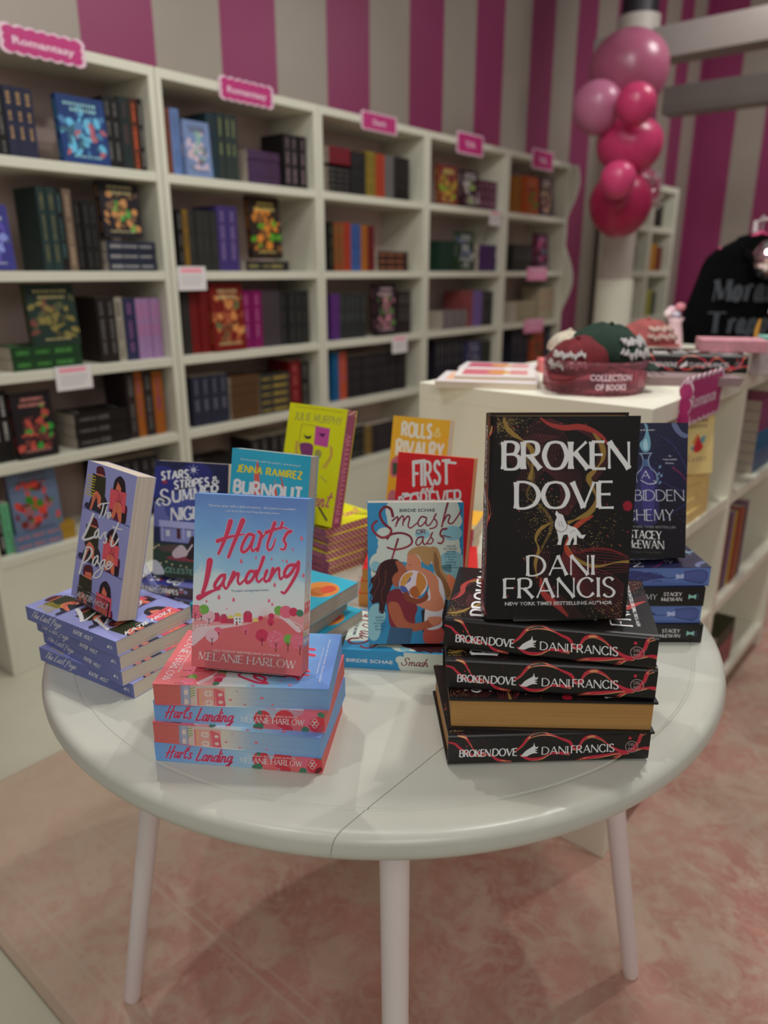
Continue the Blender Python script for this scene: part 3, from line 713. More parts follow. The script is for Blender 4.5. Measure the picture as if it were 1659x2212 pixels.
# ---- pink and blue romance paperback
HW, HH, HT = .1345, .2040, .0273
def harts():
    f = homography([(410, 447), (1232, 490), (1165, 1735), (375, 1672)], HW, HH); a = Art(f)
    pale, deep, hot, mid = M((196, 158, 168)), M((160, 62, 82)), M((176, 48, 78)), M((196, 92, 112))
    fieldm = M((186, 92, 96)); field2 = M((200, 130, 134)); road = M((206, 172, 176)); gr, gr2 = M((102, 150, 66)), M((62, 108, 84)); yel = M((206, 178, 90)); ink = M((48, 24, 34)); cloud = M((176, 190, 200)); cl2 = M((150, 178, 200))
    a.up()
    a.cpoly([(380, 1380), (520, 1350), (700, 1370), (860, 1330), (1000, 1300), (1200, 1310), (1180, 1760), (360, 1700)], field2); a.up()
    a.cpoly([(375, 1470), (470, 1400), (700, 1395), (840, 1360), (900, 1330), (1060, 1350), (1190, 1440), (1170, 1750), (370, 1690)], fieldm); a.up()
    a.cpoly([(380, 1440), (440, 1400), (560, 1385), (700, 1380), (790, 1375), (640, 1402), (520, 1430), (440, 1490), (380, 1530)], road)
    a.cpoly([(1010, 1320), (1060, 1330), (1130, 1380), (1170, 1420), (1140, 1430), (1070, 1370)], road); a.up()
    for x, y, w, h, c, rc in ((560, 1335, 50, 50, hot, deep), (612, 1345, 50, 52, hot, deep), (660, 1350, 46, 44, deep, yel), (715, 1345, 58, 66, WH, yel), (785, 1330, 62, 66, hot, deep), (840, 1352, 40, 10, yel, yel)):
        a.rect(x-w/2, y-h/2+10, x+w/2, y+h/2, c); a.poly([(x-w/2-3, y-h/2+12), (x-w/4, y-h/2-12), (x+w/4, y-h/2-12), (x+w/2+3, y-h/2+12)], rc)
    a.up()
    for x, y in ((705, 1340), (728, 1340), (705, 1362), (728, 1362)): a.rect(x-4, y-6, x+4, y+6, ink)
    a.rect(698, 1368, 712, 1384, hot); a.poly([(752, 1335), (768, 1298), (784, 1335)], hot)
    for x, y, r_, c in ((412, 1292, 52, mid), (470, 1275, 36, gr), (505, 1325, 44, pale), (1010, 1280, 34, gr), (1060, 1290, 46, mid), (1115, 1290, 32, hot), (1160, 1298, 26, gr2), (878, 1334, 17, hot), (950, 1362, 25, hot), (768, 1418, 28, mid), (570, 1428, 32, mid), (525, 1460, 46, pale), (885, 1455, 46, hot), (984, 1482, 64, mid), (1076, 1480, 36, gr), (1140, 1495, 56, mid), (955, 1320, 22, hot)):
        a.ell(x, y, r_, r_*.95, c, 20, rot=.3)
    a.up()
    rr = random.Random(2)
    for x, y, r_ in ((984, 1482, 58), (525, 1460, 40), (505, 1325, 38), (1140, 1495, 50), (412, 1292, 44)):
        for k in range(26):
            q = rr.uniform(0, 6.28); d = r_*sqrt(rr.random()); a.ell(x+d*cos(q), y+d*sin(q), 2, 5, M((206, 150, 160)), 5)
    for x, y, h in ((405, 1300, 56), (450, 1320, 34), (505, 1335, 40), (525, 1470, 56), (768, 1420, 30), (885, 1470, 58), (984, 1500, 68), (1070, 1500, 66), (1155, 1520, 70), (950, 1370, 20), (575, 1435, 20)):
        a.stroke([(x, y+h), (x+1, y)], 5, ink, w1=3, sp=False, cap=False); a.stroke([(x, y+h*.35), (x-h*.28, y-h*.05)], 3.5, ink, w1=1.5, sp=False, cap=False); a.stroke([(x, y+h*.45), (x+h*.3, y)], 3.5, ink, w1=1.5, sp=False, cap=False)
    for y in (1385, 1400): a.stroke([(385, y+14), (450, y), (500, y-8)], 4, WH, cap=False)
    for x in (392, 420, 450, 480): a.stroke([(x, 1375), (x, 1412)], 4, WH, sp=False, cap=False)
    a.stroke([(1070, 1335), (1120, 1362), (1180, 1392)], 4, WH, cap=False); a.stroke([(1070, 1350), (1120, 1378), (1180, 1408)], 4, WH, cap=False)
    for x, y, s_ in ((1182, 772, 15), (1118, 850, 9), (742, 935, 15), (850, 910, 10), (963, 918, 9), (1072, 935, 11), (1190, 1035, 13), (982, 1102, 14), (578, 1190, 15), (488, 1218, 9), (684, 1207, 14), (634, 1270, 6), (940, 1213, 12), (962, 1238, 10), (1044, 930, 7)):
        a.cpoly([(x-s_*.7, y+s_*.4), (x-s_*.3, y-s_), (x+s_*.2, y-s_*1.2), (x+s_*.7, y), (x+s_*.2, y+s_)], mid)
    title = [([(668, 650), (640, 740), (602, 830), (578, 880)], 30, 15), ([(758, 642), (722, 730), (680, 830), (650, 905)], 30, 16), ([(572, 790), (640, 766), (700, 752), (768, 740)], 24, 7),
             ([(838, 752), (800, 742), (765, 790), (745, 848), (762, 868), (800, 838), (835, 765)], 18, 16), ([(835, 765), (818, 830), (828, 862), (856, 838)], 16, 10), ([(872, 722), (890, 745), (878, 800), (862, 858)], 18, 18), ([(868, 815), (893, 770), (915, 745)], 14, 10),
             ([(990, 660), (960, 740), (934, 820), (945, 855), (972, 835), (992, 775)], 22, 7), ([(928, 728), (975, 712), (1040, 694), (1085, 702)], 22, 6), ([(1046, 658), (1030, 702)], 16, 12), ([(1105, 720), (1078, 735), (1054, 782), (1068, 812), (1056, 848), (1030, 846)], 20, 10),
             ([(515, 930), (502, 1010), (484, 1090), (462, 1155)], 36, 20), ([(432, 1192), (480, 1168), (540, 1142), (588, 1132)], 32, 5), ([(622, 1032), (590, 1042), (550, 1098), (560, 1128), (598, 1100), (622, 1052)], 18, 18), ([(622, 1045), (612, 1095), (628, 1128), (655, 1100)], 16, 10),
             ([(688, 1012), (668, 1060), (650, 1100)], 20, 18), ([(660, 1085), (700, 1030), (722, 1022), (716, 1070), (730, 1096), (762, 1068)], 18, 10), ([(845, 1012), (806, 1006), (775, 1056), (786, 1086), (822, 1060), (852, 1000)], 18, 16), ([(905, 905), (882, 970), (852, 1045), (866, 1080), (896, 1055)], 20, 10),
             ([(928, 1000), (908, 1056), (922, 1078), (948, 1052)], 18, 10), ([(972, 985), (958, 1030), (944, 1070)], 18, 16), ([(950, 1055), (988, 1000), (1015, 982), (1016, 1030), (1026, 1060), (1050, 1036)], 18, 10), ([(1128, 958), (1085, 966), (1055, 1012), (1066, 1044), (1102, 1016), (1140, 955)], 18, 18), ([(1156, 940), (1148, 1005), (1102, 1090), (1055, 1155), (1032, 1150)], 22, 12)]
    a.up()
    for p, w0, w1 in title: a.stroke(p, w0*1.15+9, M((208, 150, 170)), w1=w1*1.15+8)
    a.up()
    for p, w0, w1 in title: a.stroke(p, w0*1.15+2, hot, w1=w1*1.15+1)
    a.up()
    for p, w0, w1 in title: a.stroke([(x-3, y-3) for x, y in p], w0*.3, M((186, 58, 88)), w1=w1*.25, cap=False)
    a.text('"Swoony, spicy, with a dash of mystery - this book is irresistible!"', 505, 540, 1150, 572, WH, hgt=17)
    a.text('- Lucy Score, New York Times Bestselling Author', 622, 578, 1028, 600, WH, hgt=14)
    a.text("Trouble's coming back home...", 668, 1152, 950, 1142, M((60, 70, 110)), hgt=17)
    a.text('USA TODAY BESTSELLING AUTHOR', 530, 1570, 1012, 1604, WH, hgt=18)
    a.letter('MELANIE HARLOW', 428, 1622, 1118, 1682, 52, WH, thick=.13, thin=.055, flare=1.5, fp=10, gap=.22)
    f = homography([(112, 878), (1310, 985), (1312, 1110), (122, 1008)], HH, HT); s = Art(f)
    red, red2 = M((182, 50, 62)), M((196, 92, 96))
    for x, y, r_, c in ((890, 1010, 60, red), (870, 1060, 30, gr2), (960, 1060, 60, red2), (1040, 1020, 70, red), (1140, 1050, 60, red2), (1060, 1090, 40, red), (1210, 1020, 60, mid), (1265, 1060, 60, red), (1180, 1090, 26, gr2), (1285, 1005, 26, gr2), (845, 1060, 20, gr2), (875, 975, 16, gr2), (1300, 1100, 40, red2)):
        s.ell(x, y, r_, r_*.8, c, 16); s.l += 0
    s.up()
    for w_, c in ((.165, M((198, 120, 150))), (.12, M((176, 48, 84)))):
        s.letter("Hart's", 202, 985, 385, 1000, 70, c, SCRIPT, thick=w_+.03, thin=w_*.8, flare=0, slant=.22, cap=True, gap=.03); s.letter('Landing', 422, 1012, 682, 1030, 74, c, SCRIPT, thick=w_+.03, thin=w_*.8, flare=0, slant=.22, cap=True, gap=.0); s.up()
    s.text('USA TODAY BESTSELLING AUTHOR', 785, 990, 1130, 1018, WH, hgt=11)
    s.letter('MELANIE HARLOW', 742, 1028, 1172, 1062, 33, WH, thick=.14, thin=.08, flare=1.0, fp=10, gap=.2)
    for dx, dy in ((0, 0), (-16, 18), (12, 20), (0, 36)): s.stroke([(1245+dx, 1020+dy), (1262+dx, 1032+dy), (1245+dx, 1044+dy), (1228+dx, 1032+dy), (1245+dx, 1020+dy)], 3.5, WH, sp=False, cap=False)
    f = homography([(93, 430), (1340, 485), (1348, 640), (103, 595)], HH, HT); e = Art(f)
    blu, rs, cr = M((92, 110, 150)), M((192, 84, 98)), M((206, 176, 166))
    e.rect(305, 440, 375, 612, M((150, 150, 170))); e.rect(425, 470, 628, 620, M((200, 140, 130))); e.up()
    for x in (308, 320, 372): e.stroke([(x, 445), (x+3, 610)], 4, blu, sp=False, cap=False)
    for x, y in ((345, 500), (345, 575)): e.ell(x, y, 16, 22, cr, 12)
    for x in (432, 448, 552): e.stroke([(x, 474), (x+3, 615)], 7, rs if x != 448 else M((200, 150, 80)), sp=False, cap=False)
    for x, y in ((508, 512), (512, 585)): e.ell(x, y, 32, 26, cr, 14)
    e.poly([(556, 474), (620, 500), (634, 615), (566, 612)], rs)
    for y in (475, 495, 515, 535): e.stroke([(372, y), (412, y-12)], 6, M((96, 140, 60)), sp=False, cap=False)
    e.up()
    for x, y in ((596, 522), (598, 580)): e.ell(x, y, 17, 13, cr, 10)
    for x, y in ((508, 512), (512, 585)):
        e.stroke([(x-26, y), (x+26, y)], 3, rs, sp=False, cap=False); e.stroke([(x, y-22), (x, y+22)], 3, rs, sp=False, cap=False)
    for x, y, q in ((668, 562, 12), (890, 550, 15), (965, 600, 10), (770, 600, 10), (715, 495, 7)): e.ell(x, y, q, q*.6, M((190, 96, 110)), 8)
    fr = gradmat('cover_sky_and_orchard', 1, HH, [(0, (184, 74, 82)), (.2, (196, 110, 116)), (.34, (206, 190, 192)), (.47, (186, 194, 202)), (.53, (176, 192, 206)), (.57, (134, 172, 202)), (.78, (106, 148, 192)), (1, (88, 118, 174))], .30, 16)
    spm = gradmat('spine_sky', 1, HH, [(0, (190, 70, 76)), (.3, (150, 150, 170)), (.42, (140, 172, 202)), (.7, (120, 156, 200)), (1, (96, 140, 192))], .16, 30)
    pg = gradmat('sprayed_edge_coral_to_blue', 1, HH, [(0, (188, 92, 86)), (.16, (190, 98, 92)), (.22, (206, 176, 166)), (.44, (200, 188, 176)), (.6, (140, 164, 188)), (1, (104, 142, 186))], .05, 20, .6, lines=.25)
    return paperback(HW, HH, HT, (fr, spm, fr), a, s, e, pg)

# ---- black hardcover
BW, BH, BT = .1625, .242, .0425
def strands(a, A, B, n, w, mat):
    for k in range(n):
        t = k/(n-1); a.stroke([(p[0]+(q[0]-p[0])*t, p[1]+(q[1]-p[1])*t) for p, q in zip(A, B)], w, mat, cap=False)
def dove():
    f = homography([(350, 80), (1243, 78), (1135, 1250), (318, 1240)], BW, BH); a = Art(f)
    red, dred, gold, dgold, line, spark = M((140, 46, 42)), M((92, 24, 28)), M((128, 102, 50), .3), M((86, 68, 38), .3), M((88, 36, 40)), M((160, 134, 84), .3)
    strands(a, [(640, 90), (560, 160), (500, 260), (560, 340), (700, 420), (760, 520), (740, 640)], [(760, 150), (800, 220), (790, 320), (860, 400), (880, 470), (860, 560), (800, 660)], 15, 2.2, line)
    strands(a, [(640, 95), (720, 150), (840, 160), (930, 200), (990, 280), (960, 380), (900, 460)], [(700, 95), (800, 130), (930, 150), (1020, 200), (1050, 300), (1010, 400), (940, 480)], 9, 2.2, line)
    strands(a, [(440, 330), (470, 250), (560, 200), (640, 190), (600, 300), (520, 420), (470, 500)], [(500, 400), (540, 300), (640, 240), (760, 200), (740, 300), (640, 420), (560, 520)], 9, 2.0, line)
    strands(a, [(790, 820), (850, 900), (960, 960), (1060, 1000), (1130, 1060)], [(760, 900), (850, 1050), (960, 1180), (1040, 1230), (1110, 1245)], 16, 2.6, M((104, 34, 40)))
    strands(a, [(820, 830), (900, 850), (1000, 850), (1100, 870), (1160, 900)], [(800, 870), (880, 950), (1000, 990), (1100, 985), (1155, 980)], 9, 2.4, M((104, 34, 40)))
    strands(a, [(620, 820), (600, 920), (620, 1040), (700, 1150), (800, 1240)], [(700, 860), (680, 960), (700, 1060), (800, 1150), (900, 1240)], 8, 2.2, line)
    a.up()
    wv = lambda m, k=1.0: (lambda t, dx, dy: m*(.25+.75*abs(sin(pi*t*k)))) 
    a.stroke([(640, 88), (690, 125), (780, 148), (870, 142), (950, 165), (1010, 205), (1045, 250)], 0, red, cap=False, wf=wv(34)); a.stroke([(425, 85), (440, 140), (480, 185), (540, 225), (590, 280), (596, 360), (576, 450)], 0, gold, cap=False, wf=wv(30, 2.4))
    a.stroke([(955, 180), (1005, 250), (1010, 330), (960, 400), (925, 440), (950, 500), (970, 570), (930, 640), (850, 680), (800, 700)], 0, gold, cap=False, wf=wv(32, 3.2))
    a.stroke([(520, 230), (560, 330), (600, 430), (560, 540), (640, 600), (700, 680), (700, 740), (660, 820), (640, 870)], 0, dgold, cap=False, wf=wv(20, 2)); a.stroke([(700, 700), (640, 735), (612, 790), (630, 850), (610, 930), (620, 1010)], 0, gold, cap=False, wf=wv(22, 2.2))
    a.stroke([(790, 815), (830, 890), (900, 935), (980, 950), (1080, 930), (1160, 925)], 0, gold, cap=False, wf=wv(20, 1.3)); a.stroke([(950, 660), (890, 690), (840, 730), (800, 790), (790, 850), (830, 900)], 0, M((150, 56, 36)), cap=False, wf=wv(30, 1.6))
    a.stroke([(640, 1010), (660, 1100), (740, 1170), (800, 1230)], 0, red, cap=False, wf=wv(38)); a.stroke([(1155, 905), (1060, 860), (950, 850), (860, 870), (810, 850)], 0, dred, cap=False, wf=wv(16)); a.ell(1155, 605, 28, 30, M((128, 18, 36)), 20)
    rr = random.Random(8)
    for k in range(900):
        z = rr.random()
        if z < .33: x, y = 385+abs(rr.gauss(0, 90)), 90+abs(rr.gauss(0, 60))
        elif z < .66: x, y = rr.gauss(640, 60), rr.gauss(640, 130)
        elif z < .85: x, y = rr.gauss(930, 90), rr.gauss(760, 60)
        else: x, y = rr.uniform(900, 1120), rr.gauss(1190, 40)
        q = rr.uniform(1.6, 5.0); an = rr.uniform(0, 3); a.poly([(x-q, y), (x+q*cos(an), y-q*.6), (x+q, y+q*.7*sin(an))], spark if rr.random() < .7 else gold)
    for k in range(26): a.ell(rr.uniform(400, 1200), rr.uniform(120, 1200), 4.5, 4.5, M((140, 44, 56)), 7)
    a.up()
    kw = dict(thick=.185, thin=.085, flare=.3, fp=7, gap=.16)
    a.letter('BROKEN', 426, 388, 1166, 388, 158, WH, **kw); a.letter('DOVE', 500, 614, 1070, 614, 150, WH, **kw)
    kw = dict(thick=.15, thin=.07, flare=.45, fp=8)
    a.letter('DANI', 566, 998, 950, 998, 112, WH, **kw); a.letter('FRANCIS', 432, 1124, 1072, 1124, 110, WH, **kw)
    a.text('NEW YORK TIMES BESTSELLING AUTHOR', 432, 1164, 1057, 1166, WH, .012, hgt=20)
    a.poly([(733, 628), (727, 648), (736, 668), (726, 692), (723, 716), (733, 740), (741, 768), (745, 800), (737, 824), (760, 826), (766, 792), (774, 770), (798, 766), (806, 790), (796, 812), (787, 826), (811, 828), (823, 796), (831, 781), (838, 802), (829, 826), (852, 826), (853, 790), (852, 768), (868, 788), (892, 790), (906, 769), (880, 770), (866, 748), (848, 728), (815, 718), (792, 704), (781, 680), (773, 656), (764, 650), (750, 646)], WH)
    a.up(); gy = M((60, 50, 52))
    a.stroke([(728, 735), (760, 752), (792, 735), (796, 705)], 3.5, M((96, 70, 50)), cap=False); a.stroke([(745, 690), (755, 720)], 2, gy, cap=False); a.stroke([(760, 690), (772, 722)], 2, gy, cap=False); a.stroke([(815, 760), (828, 745), (845, 748)], 2, gy, cap=False)
    f = homography([(98, 1040), (1300, 1038), (1285, 1190), (112, 1230)], BH, BT); s = Art(f)
    rb, rbd, ye = M((170, 38, 56)), M((120, 22, 40)), M((190, 140, 90))
    R_ = [[(98, 1082), (150, 1092), (190, 1120), (260, 1155), (330, 1163), (400, 1160), (450, 1188), (540, 1200)], [(165, 1045), (220, 1055), (255, 1090), (300, 1140), (360, 1150)], [(560, 1140), (600, 1108), (640, 1062), (700, 1046), (770, 1050), (830, 1072), (880, 1092), (905, 1128), (940, 1118)],
          [(930, 1122), (955, 1078), (1000, 1062), (1050, 1078), (1100, 1118), (1150, 1142), (1190, 1146)], [(590, 1160), (650, 1184), (720, 1178), (780, 1152), (880, 1152)], [(890, 1205), (950, 1182), (1040, 1168), (1130, 1152), (1190, 1146), (1235, 1100), (1250, 1060), (1278, 1046)], [(1100, 1195), (1140, 1165), (1190, 1146)], [(1190, 1146), (1240, 1130), (1290, 1128)]]
    for i, p in enumerate(R_): s.stroke([(x+2, y+3) for x, y in p], 0, ye, cap=False, wf=(lambda t, dx, dy: 13*(.25+.75*abs(sin(pi*t*1.5)))))
    s.up()
    for i, p in enumerate(R_): s.stroke(p, 0, rb, cap=False, wf=(lambda t, dx, dy: 16*(.3+.7*abs(sin(pi*t*1.6+.3)))))
    for k in range(40): s.ell(rr.uniform(120, 1280), rr.uniform(1045, 1215), 1.6, 1.6, rb, 5)
    s.ell(1196, 1076, 8, 8, rb, 10); s.ell(238, 1108, 5, 5, rb, 8)
    s.up(); kw = dict(thick=.23, thin=.12, flare=.35, fp=5, gap=.16)
    s.letter('BROKEN', 193, 1172, 400, 1168, 41, WH, **kw); s.letter('DOVE', 418, 1166, 572, 1164, 41, WH, **kw)
    kw = dict(thick=.17, thin=.09, flare=.4, fp=6, gap=.2)
    s.letter('DANI', 725, 1158, 872, 1153, 40, WH, **kw); s.letter('FRANCIS', 892, 1152, 1118, 1144, 40, WH, **kw)
    s.poly([(596, 1168), (622, 1140), (640, 1128), (668, 1112), (674, 1092), (678, 1110), (686, 1118), (700, 1112), (694, 1126), (676, 1130), (698, 1136), (680, 1140), (700, 1150), (672, 1152), (655, 1158), (636, 1168), (618, 1170)], WH)
    s.stroke([(1205+30*cos(q*pi/12), 1120+28*sin(q*pi/12)) for q in range(25)], 3.5, M((140, 120, 122)), sp=False, cap=False)
    s.text('DEL', 1188, 1116, 1222, 1115, M((140, 120, 122)), .02, hgt=14); s.text('REY', 1188, 1138, 1222, 1137, M((140, 120, 122)), .02, hgt=14)
    jac = mottled('black_printed_jacket', (22, 19, 20), (30, 25, 26), 6, .32, g=1.0)
    return paperback(BW, BH, BT, (jac, jac, jac), a, s, None, GOLD_PAGES, name='hardcover_book', hard=True)

# ---- periwinkle paperback with people reading
LW, LH, LT = .134, .205, .0222
def lastp():
    f = homography([(250, 68), (772, 262), (540, 2125), (2, 1757)], LW, LH); a = Art(f)
    hair, skin, dkb, body, pink, mar, blk, lnm = M((72, 30, 38)), M((206, 104, 78)), M((40, 44, 28)), M((34, 38, 46)), M((200, 78, 88)), M((82, 28, 54)), M((30, 26, 32)), M((76, 78, 132))
    navy = M((36, 40, 62))
    a.cpoly([(195, 615), (215, 560), (240, 575), (300, 460), (400, 470), (440, 545), (445, 600), (420, 720), (300, 672)], body); a.cpoly([(195, 615), (205, 575), (235, 570), (255, 655)], navy)
    a.cpoly([(335, 205), (340, 155), (375, 138), (412, 158), (425, 205), (432, 240), (424, 262), (400, 240), (340, 225)], hair)
    a.up(); a.poly([(340, 222), (372, 234), (412, 248), (408, 268), (338, 244)], skin); a.up()
    a.poly([(298, 218), (338, 240), (438, 276), (425, 470), (410, 560), (380, 545), (270, 470), (285, 330)], dkb); a.up()
    a.cpoly([(252, 650), (280, 540), (285, 490), (320, 435), (345, 440), (378, 500), (378, 545), (370, 640), (345, 620), (335, 520), (320, 525), (300, 570), (268, 655)], skin); a.up()
    for x in (312, 326, 340): a.stroke([(x, 480), (x-6, 520)], 3, blk, cap=False)
    i_m = len(a.items)
    a.up(-3)
    a.cpoly([(470, 610), (500, 560), (640, 600), (668, 640), (660, 740), (640, 835), (560, 800), (480, 742)], mar); a.cpoly([(600, 700), (650, 690), (645, 830), (598, 800)], blk)
    a.cpoly([(515, 400), (530, 320), (560, 275), (600, 262), (640, 320), (650, 400), (648, 462), (600, 450), (520, 420)], blk); a.up(2)
    a.poly([(568, 325), (560, 360), (545, 400), (548, 420), (600, 442), (604, 400), (590, 372)], skin); a.up()
    a.poly([(490, 402), (560, 430), (662, 462), (640, 708), (545, 668), (465, 640)], pink)
    a.up(); a.stroke([(572, 440), (552, 668)], 4, M((150, 44, 60)), cap=False, sp=False); a.stroke([(590, 470), (576, 520), (590, 570)], 4, blk); a.stroke([(612, 490), (596, 560), (616, 610)], 4, blk); a.stroke([(545, 545), (590, 575)], 5, blk)
    a.cpoly([(490, 745), (515, 640), (530, 590), (560, 560), (590, 590), (606, 640), (600, 810), (572, 795), (556, 700), (545, 690), (520, 760)], skin); a.up()
    p0, p1, p2 = f(160, 615), f(80, 1245), f(250, 68)
    dy = p1[1]-p0[1]; n0 = len(a.items)
    a.copy(0, n0, 0, dy); a.copy(0, n0, -.001, 2*dy*1.0)
    a.stroke([(140, 606), (700, 872)], 9, lnm, sp=False, cap=False); a.stroke([(60, 1236), (620, 1556)], 9, lnm, sp=False, cap=False)
    # bottom man peeks over his book with glasses
    a.cpoly([(165, 1420), (170, 1370), (215, 1350), (262, 1375), (272, 1440), (262, 1500), (190, 1480)], hair); a.up()
    a.poly([(180, 1440), (255, 1462), (250, 1555), (185, 1520)], skin); a.up(); a.stroke([(190, 1490), (215, 1500), (240, 1508)], 5, blk, cap=False)
    tw = [([(348, 612), (385, 588), (472, 577)], 12), ([(412, 588), (392, 680), (362, 752)], 12), ([(450, 618), (430, 690), (412, 750)], 11), ([(418, 730), (445, 688), (456, 705), (450, 758)], 9), ([(462, 738), (488, 712), (480, 690), (462, 718), (462, 765), (495, 725)], 9),
          ([(296, 708), (250, 830), (198, 950), (168, 1008), (190, 1030), (250, 1014), (302, 992)], 20), ([(350, 898), (318, 930), (302, 985), (322, 1005), (352, 940)], 14), ([(352, 905), (348, 980), (368, 1018), (398, 960), (430, 935)], 13), ([(432, 938), (420, 985), (438, 1020), (425, 1070), (398, 1064)], 13), ([(576, 820), (522, 960), (488, 1080), (502, 1114), (540, 1080), (572, 1020)], 15), ([(512, 868), (560, 892), (612, 906)], 12),
          ([(205, 1155), (162, 1290), (114, 1470)], 16), ([(188, 1205), (205, 1135), (250, 1130), (270, 1190), (230, 1275), (172, 1330)], 16), ([(332, 1232), (292, 1270), (272, 1335), (292, 1362), (327, 1290)], 13), ([(336, 1240), (332, 1310), (348, 1348), (375, 1310)], 12), ([(412, 1288), (380, 1302), (356, 1360), (370, 1396), (408, 1345)], 13), ([(416, 1290), (392, 1400), (350, 1500), (302, 1526), (278, 1500), (330, 1430), (425, 1368)], 13), ([(432, 1378), (472, 1350), (480, 1315), (452, 1320), (430, 1385), (455, 1410), (504, 1340)], 13)]
    a.l = 12
    for p, w_ in tw: a.stroke(p, w_*1.38, WH)
    a.text('KATIE HOLT', 76, 1768, 432, 1958, WH, .03, hgt=72); a.text('author of not in my book', 205, 1718, 392, 1800, WH, hgt=16)
    yl = M((186, 172, 62))
    for k, (x0, y0, x1) in enumerate(((248, 236, 330), (240, 268, 332), (246, 300, 322), (236, 330, 318), (226, 362, 312), (218, 394, 318), (208, 426, 318), (204, 456, 300))): a.stroke([(x0, y0), (x1, y0+(x1-x0)*.36)], 10, yl, sp=False, cap=False); 
    f = homography([(72, 1300), (765, 1565), (775, 1682), (85, 1397)], LH, LT); s = Art(f)
    kw = dict(font=SCRIPT, thick=.085, thin=.06, flare=0, slant=.1, cap=True, gap=.06)
    s.letter('The', 112, 1374, 158, 1393, 44, WH, **kw); s.letter('Last', 172, 1398, 238, 1424, 48, WH, **kw); s.letter('Page', 254, 1430, 322, 1456, 42, WH, **kw)
    s.text('KATIE', 416, 1492, 482, 1522, WH, .02, hgt=30); s.text('HOLT', 500, 1530, 562, 1556, WH, .02, hgt=30)
    s.poly([(688, 1606), (706, 1586), (708, 1616)], WH2); s.stroke([(716, 1592), (718, 1620)], 4, WH2, sp=False, cap=False); s.stroke([(728, 1598), (732, 1628)], 4, WH2, sp=False, cap=False)
    cov = mottled('periwinkle_cover', (126, 130, 178), (134, 138, 186), 5, .4); spn = mottled('slate_blue_spine', (84, 92, 140), (90, 98, 148), 5, .4)
    return paperback(LW, LH, LT, (cov, spn, cov), a, s, None, PAGES)

